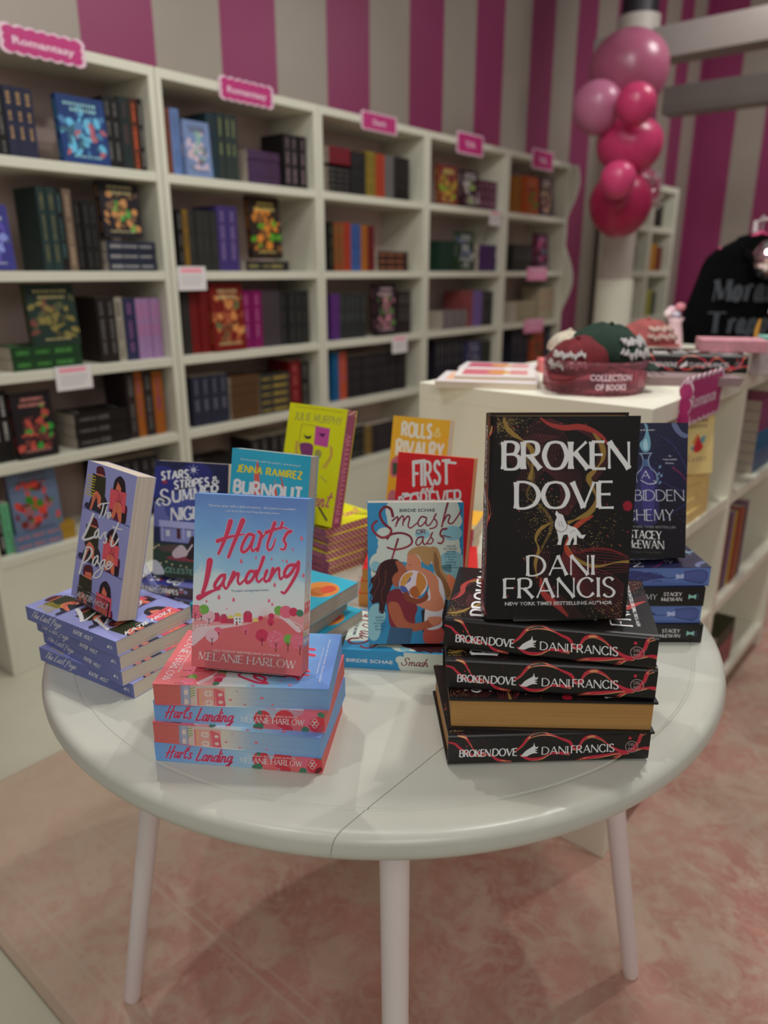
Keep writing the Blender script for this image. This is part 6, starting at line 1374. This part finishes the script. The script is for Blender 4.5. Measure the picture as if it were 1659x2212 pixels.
# ------------------------------------------------------------------ display counter: books in its side and things on top
o = sign('counter_sign', 'magenta scalloped sign hanging from the top edge of the display counter', .262, .098, 'Romance', tx=.16, back=True); o.location = (CX1+.0015, 1.612, .992); o.rotation_euler = (pi/2, 0, pi/2)
o2 = sign('counter_sign', 'folded side of the magenta sign, projecting from the counter edge', .018, .098, None); o2.location = (CX1+.002, 1.600, .992); o2.rotation_euler = (pi/2, 0, 0)
def yb():
    w, h, t = .150, .195, .03; a = Art(lambda x, y: (x*.001, .195-y*.001)); br = M((120, 96, 70)); 
    for y, s_ in ((22, 1), (40, .8)):
        x = 24
        while x < 118: a.rect(x, y-6, x+7*s_, y+6, br); x += 11
    a.up(); a.cpoly([(62, 110), (75, 84), (84, 70), (92, 86), (104, 108), (90, 122), (70, 124)], M((176, 30, 40))); a.cpoly([(56, 96), (70, 72), (80, 66), (76, 90)], M((190, 120, 50))); a.cpoly([(88, 84), (112, 70), (108, 92), (96, 96)], M((80, 140, 150))); a.cpoly([(50, 108), (64, 104), (60, 120)], M((80, 140, 150)))
    a.letter('Roses', 34, 156, 118, 150, 22, M((110, 90, 84)), dict(SCRIPT, R=(.6, 'c.1,1 .05,.4 .0,0;c.0,.9 .3,1.05 .5,.8 .3,.55 .06,.5;c.2,.5 .4,.2 .6,0')), thick=.12, thin=.09, flare=0)
    return paperback(w, h, t, (mottled('cream_yellow_cover', (196, 170, 112), (206, 180, 122), 6, .45), M((190, 164, 104)), M((190, 164, 104))), a, None, None, PAGES)
B = yb()
place(B, .845, 2.02, .8345, 15, 82); B['label'] = 'cream yellow book with red flower, standing in the side of the display counter'
# on its pile, turned towards the table
B.location = (-.578, 1.792, .8385); B.rotation_euler = (radians(83), 0, radians(57)); B.scale = (.66, .75, .7)
for k in range(4):
    b = dup(B); b.rotation_euler = (0, 0, radians(180-3*k)); b.location = (CX1-.008, 1.935-.004*k, .7202+k*.0292)
    b.scale = (.70, .78, .95); b['label'] = 'cream yellow book, %s of the pile inside the display counter' % ('bottom', 'second', 'third', 'top')[k]; b['group'] = 'cream yellow books in the counter pile'
def row(y0, z, n, t, h, cols, where, base=CX1-.02, grp=None):
    y = y0
    for k in range(n):
        rgb, mk, look = cols[k % len(cols)]
        tt = t*rs.uniform(.8, 1.2)
        b = shelf_book(.14, h*rs.uniform(.94, 1.0), tt, rgb, mk, int(y*1000)); b['label'] = '%s book, %s in the row on the %s' % (look, ORDW[k], where)
        b.location = (base-rs.uniform(0, .006), y, z+.0003); b.rotation_euler = (radians(90), 0, pi); y += tt+.0008
row(1.50, .38, 8, .032, .25, [((120, 60, 40), (80, 40, 30), 'rust'), ((50, 70, 56), (90, 90, 60), 'dark green'), ((96, 92, 74), (60, 60, 50), 'khaki'), ((60, 58, 48), (110, 100, 70), 'olive black')], "counter's middle shelf, near end")
row(2.16, .38, 9, .032, .25, [((150, 52, 44), (110, 40, 34), 'red'), ((170, 100, 50), (120, 60, 30), 'orange'), ((60, 30, 44), (90, 50, 70), 'burgundy'), ((130, 96, 130), (90, 60, 90), 'mauve'), ((190, 160, 50), (150, 110, 40), 'mustard')], "counter's middle shelf, far end")
for k, (rgb, look) in enumerate((((90, 110, 140), 'slate blue'), ((80, 100, 140), 'steel blue'), ((20, 96, 140), 'bright blue'), ((26, 104, 150), 'azure'), ((140, 60, 110), 'purple pink'), ((150, 66, 116), 'orchid'), ((150, 62, 112), 'magenta'))):
    b = shelf_book(.15, .22, .0315, rgb, tuple(v*.7 for v in rgb), 300+k); b['label'] = '%s book, %s from bottom, pile at the far right of the counter' % (look, ORDW[k]); b.location = (CX1-.02, 2.62, .7203+k*.032); b.rotation_euler = (0, 0, pi)
for k, (rgb, look) in enumerate((((150, 80, 84), 'dusty rose'), ((56, 60, 44), 'dark olive'))):
    b = shelf_book(.15, .2, .1 if k == 0 else .05, rgb, tuple(v*.7 for v in rgb), 320+k); b['label'] = '%s box-like book lying on the lowest counter shelf' % look; b.location = (CX1-.02, 2.5+.001*k, .0503+k*.1003); b.rotation_euler = (0, 0, pi)

CT = CH+.0003
# pads and magazines
def pad(cx, cf, z, yaw, w, h, t, c1, c2, lab, grp=None):
    a = Art(lambda x, y: (x, h-y)); a.rect(w*.08, h*.1, w*.6, h*.8, M(c2)); a.up(); a.ell(w*.55, h*.45, w*.16, h*.2, M((180, 130, 60))); a.rect(w*.68, h*.15, w*.9, h*.7, M((180, 120, 120)))
    b = paperback(w, h, t, (M(c1), M(c1), M(c1)), a, None, None, PAGES, name='magazine', cat='magazine'); b['label'] = lab; place(b, cx, cf, z, yaw)
pad(.118, 1.735, CT, -13, .235, .19, .014, (182, 176, 176), (190, 150, 120), 'white magazine with pale pictures at the near left corner of the counter')
pad(.165, 1.765, CT+.0143, -11, .19, .15, .008, (190, 184, 180), (170, 90, 100), 'smaller magazine lying on top of the white one')
pad(.20, 2.02, CT, -16, .20, .14, .010, (186, 182, 184), (160, 70, 90), 'thin white leaflet with red print behind the magazines')
# coral box
cb_ = MB().box(-.035, .035, -.03, .03, 0, .034); tag(cb_.build('coral_box', M((190, 104, 104), .5), bevel=.003), 'small coral pink box left of the cap tray', 'box'); bpy.data.objects['coral_box'].location = (*CW(.452, 2.02), CT); bpy.data.objects['coral_box'].rotation_euler = (0, 0, TH)
# ribbed pink tray
tx, ty_ = CW(.478, 1.700)
tr = empty('ribbed_tray', 'ribbed translucent pink tray holding caps, with white lettering', 'tray', (tx, ty_, CT))
pinkg = acrylic('pink_glass', (222, 156, 170), .85, .10); R0 = .112
rib = lambda a, z: 1+.018*abs(sin(a*14))
MB().lathe([(0, 0), (R0*.93, 0), (R0, .012), (R0*1.01, .066), (R0*.98, .072), (R0*.96, .066), (R0*.94, .014), (R0*.86, .006), (0, .006)], seg=168, fn=rib).build('bowl', pinkg, tr)
lt = MB(); lm = [M((196, 170, 180), .5)]
def cyl(u, v, e): a = -pi/2+TH + (u-.06)/R0*1.0; rr_ = R0*1.035+e; return (rr_*cos(a), rr_*sin(a), v)
la = Art(lambda x, y: (x*.001, .075-y*.001)); la.text('COLLECTION', 22, 40, 112, 40, lm[0], .03, hgt=13); la.text('OF BOOKS', 34, 60, 100, 60, lm[0], .03, hgt=13)
la.emit(lt, lm, cyl); lt.build('lettering', lm, tr)
def cap(cx, cf, z, yaw, r, rgb, lab, letters=(150, 146, 144), tilt=0, band=None):
    e = empty('baseball_cap', lab, 'cap'); place(e, cx, cf, z, yaw); e.rotation_euler[0] = radians(tilt)
    m = mottled('cap_cloth_%d_%d' % (rgb[0], rgb[1]), rgb, tuple(v*1.2 for v in rgb), 60, .9, .3)
    MB().ball((0, 0, 0), (r, r*1.05, r*.86), 0, 28, 14, lambda x, y, zz: (x*(1+.05*sin(7*x+5*zz+cx*9)), y*(1+.06*sin(6*y+3*x)), max(zz, 0)*(1+.07*sin(8*x+cx*30)*sin(7*y)))).build('crown', m, e, smooth=True)
    P = []
    for k in range(15): a = -pi*.86+pi*.72*k/14; P.append((r*.86*cos(a)*1.02, r*.86*sin(a)-(r*.62)*abs(sin(a))**2.0))
    for k in range(15): a = -pi*.14-pi*.72*k/14; P.append((r*.97*cos(a), r*.97*sin(a)))
    MB().prism(P, .004, 0, a=.001).build('brim', m, e, bevel=.001)
    MB().ball((0, 0, r*.86), .006, 0, 10, 6).build('button', m, e)
    lb = MB(); rr = random.Random(int(r*1e4)+rgb[0])
    for j in range(2):
        P = []
        for k in range(34):
            th = -pi/2+(k-16)*.042; el = .36+.34*j+.11*sin(k*1.9+j)+.05*sin(k*.7)
            P.append(Vector((r*cos(el)*cos(th), r*1.05*cos(el)*sin(th), r*.86*sin(el)))*1.045)
        lb.tube(P, r*.04, seg=6)
    lb.build('embroidered_lettering', M(letters, .7), e)
    return e
cap(.440, 1.690, CT+.056, -40, .072, (74, 14, 20), 'dark red cap with white lettering in the pink tray', tilt=14)
cap(.510, 1.740, CT+.066, 42, .090, (11, 30, 21), 'dark green cap with white lettering on top of the pink tray', tilt=8)
cap(.435, 1.775, CT+.082, 30, .050, (142, 134, 120), 'cream cap tucked behind the dark red one')
cap(.505, 1.665, CT+.014, -14, .046, (70, 34, 28), 'small brown cap in the tray under the dark green one')
cap(.700, 2.02, CT+.072, 20, .074, (112, 56, 54), 'coral cap with cream lettering on the books right of the tray', (156, 134, 124))
# pale pile, black hardcover copy, boxes
for k in range(3):
    b = shelf_book(.15, .215, .0065, (150, 128, 128), (120, 96, 100), 400+k); b['label'] = 'pale pink booklet, %s of the low pile under the black hardcover' % ('bottom', 'middle', 'top')[k]; b['group'] = 'pale pink booklets on the counter'; place(b, .832+.003*k, 1.735, CT+k*.0067, 84)
bd = [o for o in bpy.data.objects if o.get('label', '').startswith('bottom hardcover')][0]
c = dup(bd, 'black hardcover lying on the pale booklets on the counter'); del c['group']; place(c, .876, 1.805, CT+.0208, 76)
for nm, lab, cx, cf, z, w, d, h, rgb, yaw in (('gift_box', 'flat pink gift box on top of the black hardcover', .885, 1.93, CT+.0640, .155, .11, .030, (176, 120, 130), -14), ('acrylic_block', 'clear grey block under the teal box', 1.010, 1.97, CT, .10, .08, .064, (150, 140, 140), -14), ('teal_box', 'small mint teal box at the right of the counter', 1.010, 1.97, CT+.0645, .062, .05, .034, (110, 164, 150), -10)):
    o = MB().box(-w/2, w/2, -d/2, d/2, 0, h).build(nm, mottled(nm+'_card', rgb, tuple(v*.9 for v in rgb), 40, .5), bevel=.002); tag(o, lab, 'box'); place(o, cx, cf, z, yaw)
def vase(cx, cf, z, s, lab, blooms, mat):
    e = empty('flower_vase', lab, 'vase'); a = CW(cx, cf); e.location = (a[0], a[1], z)
    MB().lathe([(0, 0), (.030*s, 0), (.036*s, .02*s), (.028*s, .07*s), (.022*s, .10*s), (.030*s, .12*s), (.027*s, .12*s), (.018*s, .10*s), (.024*s, .07*s), (.03*s, .02*s), (0, .008*s)], seg=28).build('vase_body', mat, e, smooth=True)
    rr = random.Random(int(cx*1000))
    for k, rgb in enumerate(blooms):
        q = rr.uniform(0, 6.28); d = .03*s*rr.uniform(.2, 1); h = .15*s+rr.uniform(-.02, .04)*s; x, y = d*cos(q), d*sin(q)
        st_ = MB().tube([(0, 0, .02*s), (x*.5, y*.5, h*.6), (x, y, h)], .0015*s, seg=6).build('stem', M((70, 90, 60)), e)
        MB().ball((x, y, h), .017*s, 0, 14, 9, lambda a_, b_, c_: (a_*(1+.18*sin(5*atan2(b_, a_))), b_*(1+.18*sin(5*atan2(b_, a_))), c_*.8)).build('bloom', M(rgb, .7), st_, smooth=True)
vase(1.092, 2.10, CT, 1.05, 'pink glass vase with pale blooms at the right edge of the counter', [(190, 170, 190), (196, 140, 156), (180, 110, 130), (190, 160, 180)], pinkg)
vase(.985, 2.58, CT, .9, 'pale vase with blush flowers at the far end of the counter', [(180, 180, 200), (190, 160, 170), (176, 110, 120), (196, 176, 180)], M((180, 150, 156), .3))
g = MB().tube([(0, 0, 0), (0, 0, .10), (.004, 0, .13)], [.006, .0065, .004], seg=12); tag(g.build('gold_brush', M((176, 130, 50), .3, metal=.4)), 'upright golden brush behind the mint teal box', 'brush'); a_ = CW(1.045, 2.13); bpy.data.objects['gold_brush'].location = (a_[0], a_[1], CT)

# ------------------------------------------------------------------ black hooded top on a rack, mirror ball
SX, SY = CW(1.395, 2.92)
rk = empty('garment_rack', 'slim white garment stand beyond the counter carrying the black top', 'clothes rack', (SX, SY, 0)); rk.rotation_euler = (0, 0, TH)
wm = M((180, 170, 172), .4)
MB().lathe([(0, FZ+.0095), (.15, FZ+.0095), (.15, FZ+.021), (0, FZ+.026)], seg=32, c=(0, .05)).build('base', wm, rk); MB().tube([(0, .05, FZ+.02), (0, .05, 1.49)], .011, seg=16).build('pole', wm, rk)
MB().tube([(0, .05, 1.485), (0, -.02, 1.49), (0, -.10, 1.487)], .006, seg=10).build('arm', wm, rk)
hg = empty('clothes_hanger', 'pink clothes hanger holding the black top', 'hanger', (SX, SY, 0)); hg.rotation_euler = (0, 0, TH)
MB().tube([(-.15, 0, 1.385), (-.10, 0, 1.403), (0, 0, 1.447), (.10, 0, 1.403), (.15, 0, 1.385)], .007, seg=10).build('hanger_bar', M((190, 70, 110), .4), hg); MB().tube([(0, 0, 1.45), (0, 0, 1.473), (.012, 0, 1.492), (0, 0, 1.504), (-.012, 0, 1.496)], .0025, seg=8).build('hook', M((150, 150, 150), .3, metal=.8), hg)
blk = mottled('black_jersey', (7, 7, 8), (12, 11, 13), 30, .95, .2, g=1.0, spec=.1)
ts = empty('black_top', 'black hooded top with grey gothic lettering hanging at the far right', 'top', (SX, SY, 0)); ts.rotation_euler = (0, 0, TH)
out = [(-.05, 1.418), (-.12, 1.402), (-.185, 1.372), (-.205, 1.33), (-.235, 1.22), (-.275, 1.10), (-.30, .98), (-.31, .86), (-.10, .84), (.10, .84), (.31, .86), (.30, .98), (.275, 1.10), (.235, 1.22), (.205, 1.33), (.185, 1.372), (.12, 1.402), (.05, 1.418), (0, 1.395)]
bm = MB(); n = 26; rows = []
def edge(z):
    P = [(-.185, 1.372), (-.205, 1.33), (-.235, 1.22), (-.275, 1.10), (-.30, .98), (-.31, .86)]
    if z >= 1.372: return .185-(z-1.372)/.063*.12
    for (a, za), (b, zb_) in zip(P[:-1], P[1:]):
        if zb_ <= z <= za: t = (za-z)/(za-zb_); return -(a+(b-a)*t)
    return .31
zs_ = [.86+(1.435-.86)*k/22 for k in range(23)]
for sgn in (-1, 1):
    vs = []
    for z in zs_:
        e = edge(z)
        for k in range(n+1):
            u = -1+2*k/n; fold = .006*sin(u*13+z*5)*(1.42-z)*2
            vs.append((u*e, sgn*(.032*sqrt(max(0, 1-u*u))+.002)+fold*(1-abs(u)), z))
    bm.add(vs, [(r_*(n+1)+k, r_*(n+1)+k+1, (r_+1)*(n+1)+k+1, (r_+1)*(n+1)+k) for r_ in range(22) for k in range(n)])
bm.build('body', blk, ts, smooth=True)
hd = MB().tube([(-.07, -.035, 1.38), (-.03, -.05, 1.350), (0, -.055, 1.345), (.03, -.05, 1.350), (.07, -.035, 1.38), (.06, .03, 1.42), (0, .045, 1.435), (-.06, .03, 1.42), (-.07, -.035, 1.38)], .016, seg=12).build('hood', blk, ts, smooth=True)
gl = MB(); gm_ = [M((48, 52, 57), .8)]; ga = Art(lambda x, y: (x*.001, y*-.001)); kw = dict(thick=.24, thin=.08, flare=.3, fp=4)
ga.letter('M', -165, 0, -105, 0, 75, gm_[0], **kw); ga.letter('orally', -92, 0, 120, 0, 110, gm_[0], SCRIPT, thick=.16, thin=.08, flare=0); ga.letter('T', -175, 118, -110, 118, 75, gm_[0], **kw); ga.letter('rapped', -95, 118, 130, 118, 100, gm_[0], SCRIPT, thick=.16, thin=.08, flare=0)
ga.emit(gl, gm_, lambda u, v, e: (u, -(.036*sqrt(max(0, 1-(u/.25)**2))+.010+e), v+1.205)); gl.build('gothic_lettering', gm_, ts)
mbm, nt, b = nodes('mirror_tiles'); b.inputs['Metallic'].default_value = 1; b.inputs['Roughness'].default_value = .12
vo = nt.nodes.new('ShaderNodeTexVoronoi'); vo.inputs['Scale'].default_value = 60; nt.links.new(mapping(nt), vo.inputs['Vector']); rp = ramp(nt, [(0, (.35, .32, .33)), (.5, (.8, .78, .78)), (1, (.7, .3, .42))]); sp_ = nt.nodes.new('ShaderNodeSeparateXYZ'); nt.links.new(vo.outputs['Color'], sp_.inputs[0]); nt.links.new(sp_.outputs[0], rp.inputs['Fac']); nt.links.new(rp.outputs['Color'], b.inputs['Base Color'])
bp_ = nt.nodes.new('ShaderNodeBump'); bp_.inputs['Strength'].default_value = .8; bp_.inputs['Distance'].default_value = .004; nt.links.new(sp_.outputs[1], bp_.inputs['Height']); nt.links.new(bp_.outputs['Normal'], b.inputs['Normal'])
mb_ = empty('mirror_ball', 'silver mirror ball hanging in front of the black top', 'disco ball', (SX, SY, 0)); mb_.rotation_euler = (0, 0, TH)
MB().ball((.0, -.10, 1.352), .070, 0, 24, 14).build('mirrored_sphere', mbm, mb_); MB().tube([(0, -.10, 1.405), (0, -.10, 1.482)], .0015, seg=6).build('cord', M((150, 150, 150)), mb_)

kn = MB().ball((0, 0, .034), .034, 0, 20, 12); tag(kn.build('round_doorstop', mottled('pale_pewter', (150, 146, 134), (120, 114, 104), 30, .35), smooth=True), 'small round pale object on the floor by the leftmost bookcase', 'doorstop'); bpy.data.objects['round_doorstop'].location = (-2.33, 1.07, FZ+.0003)
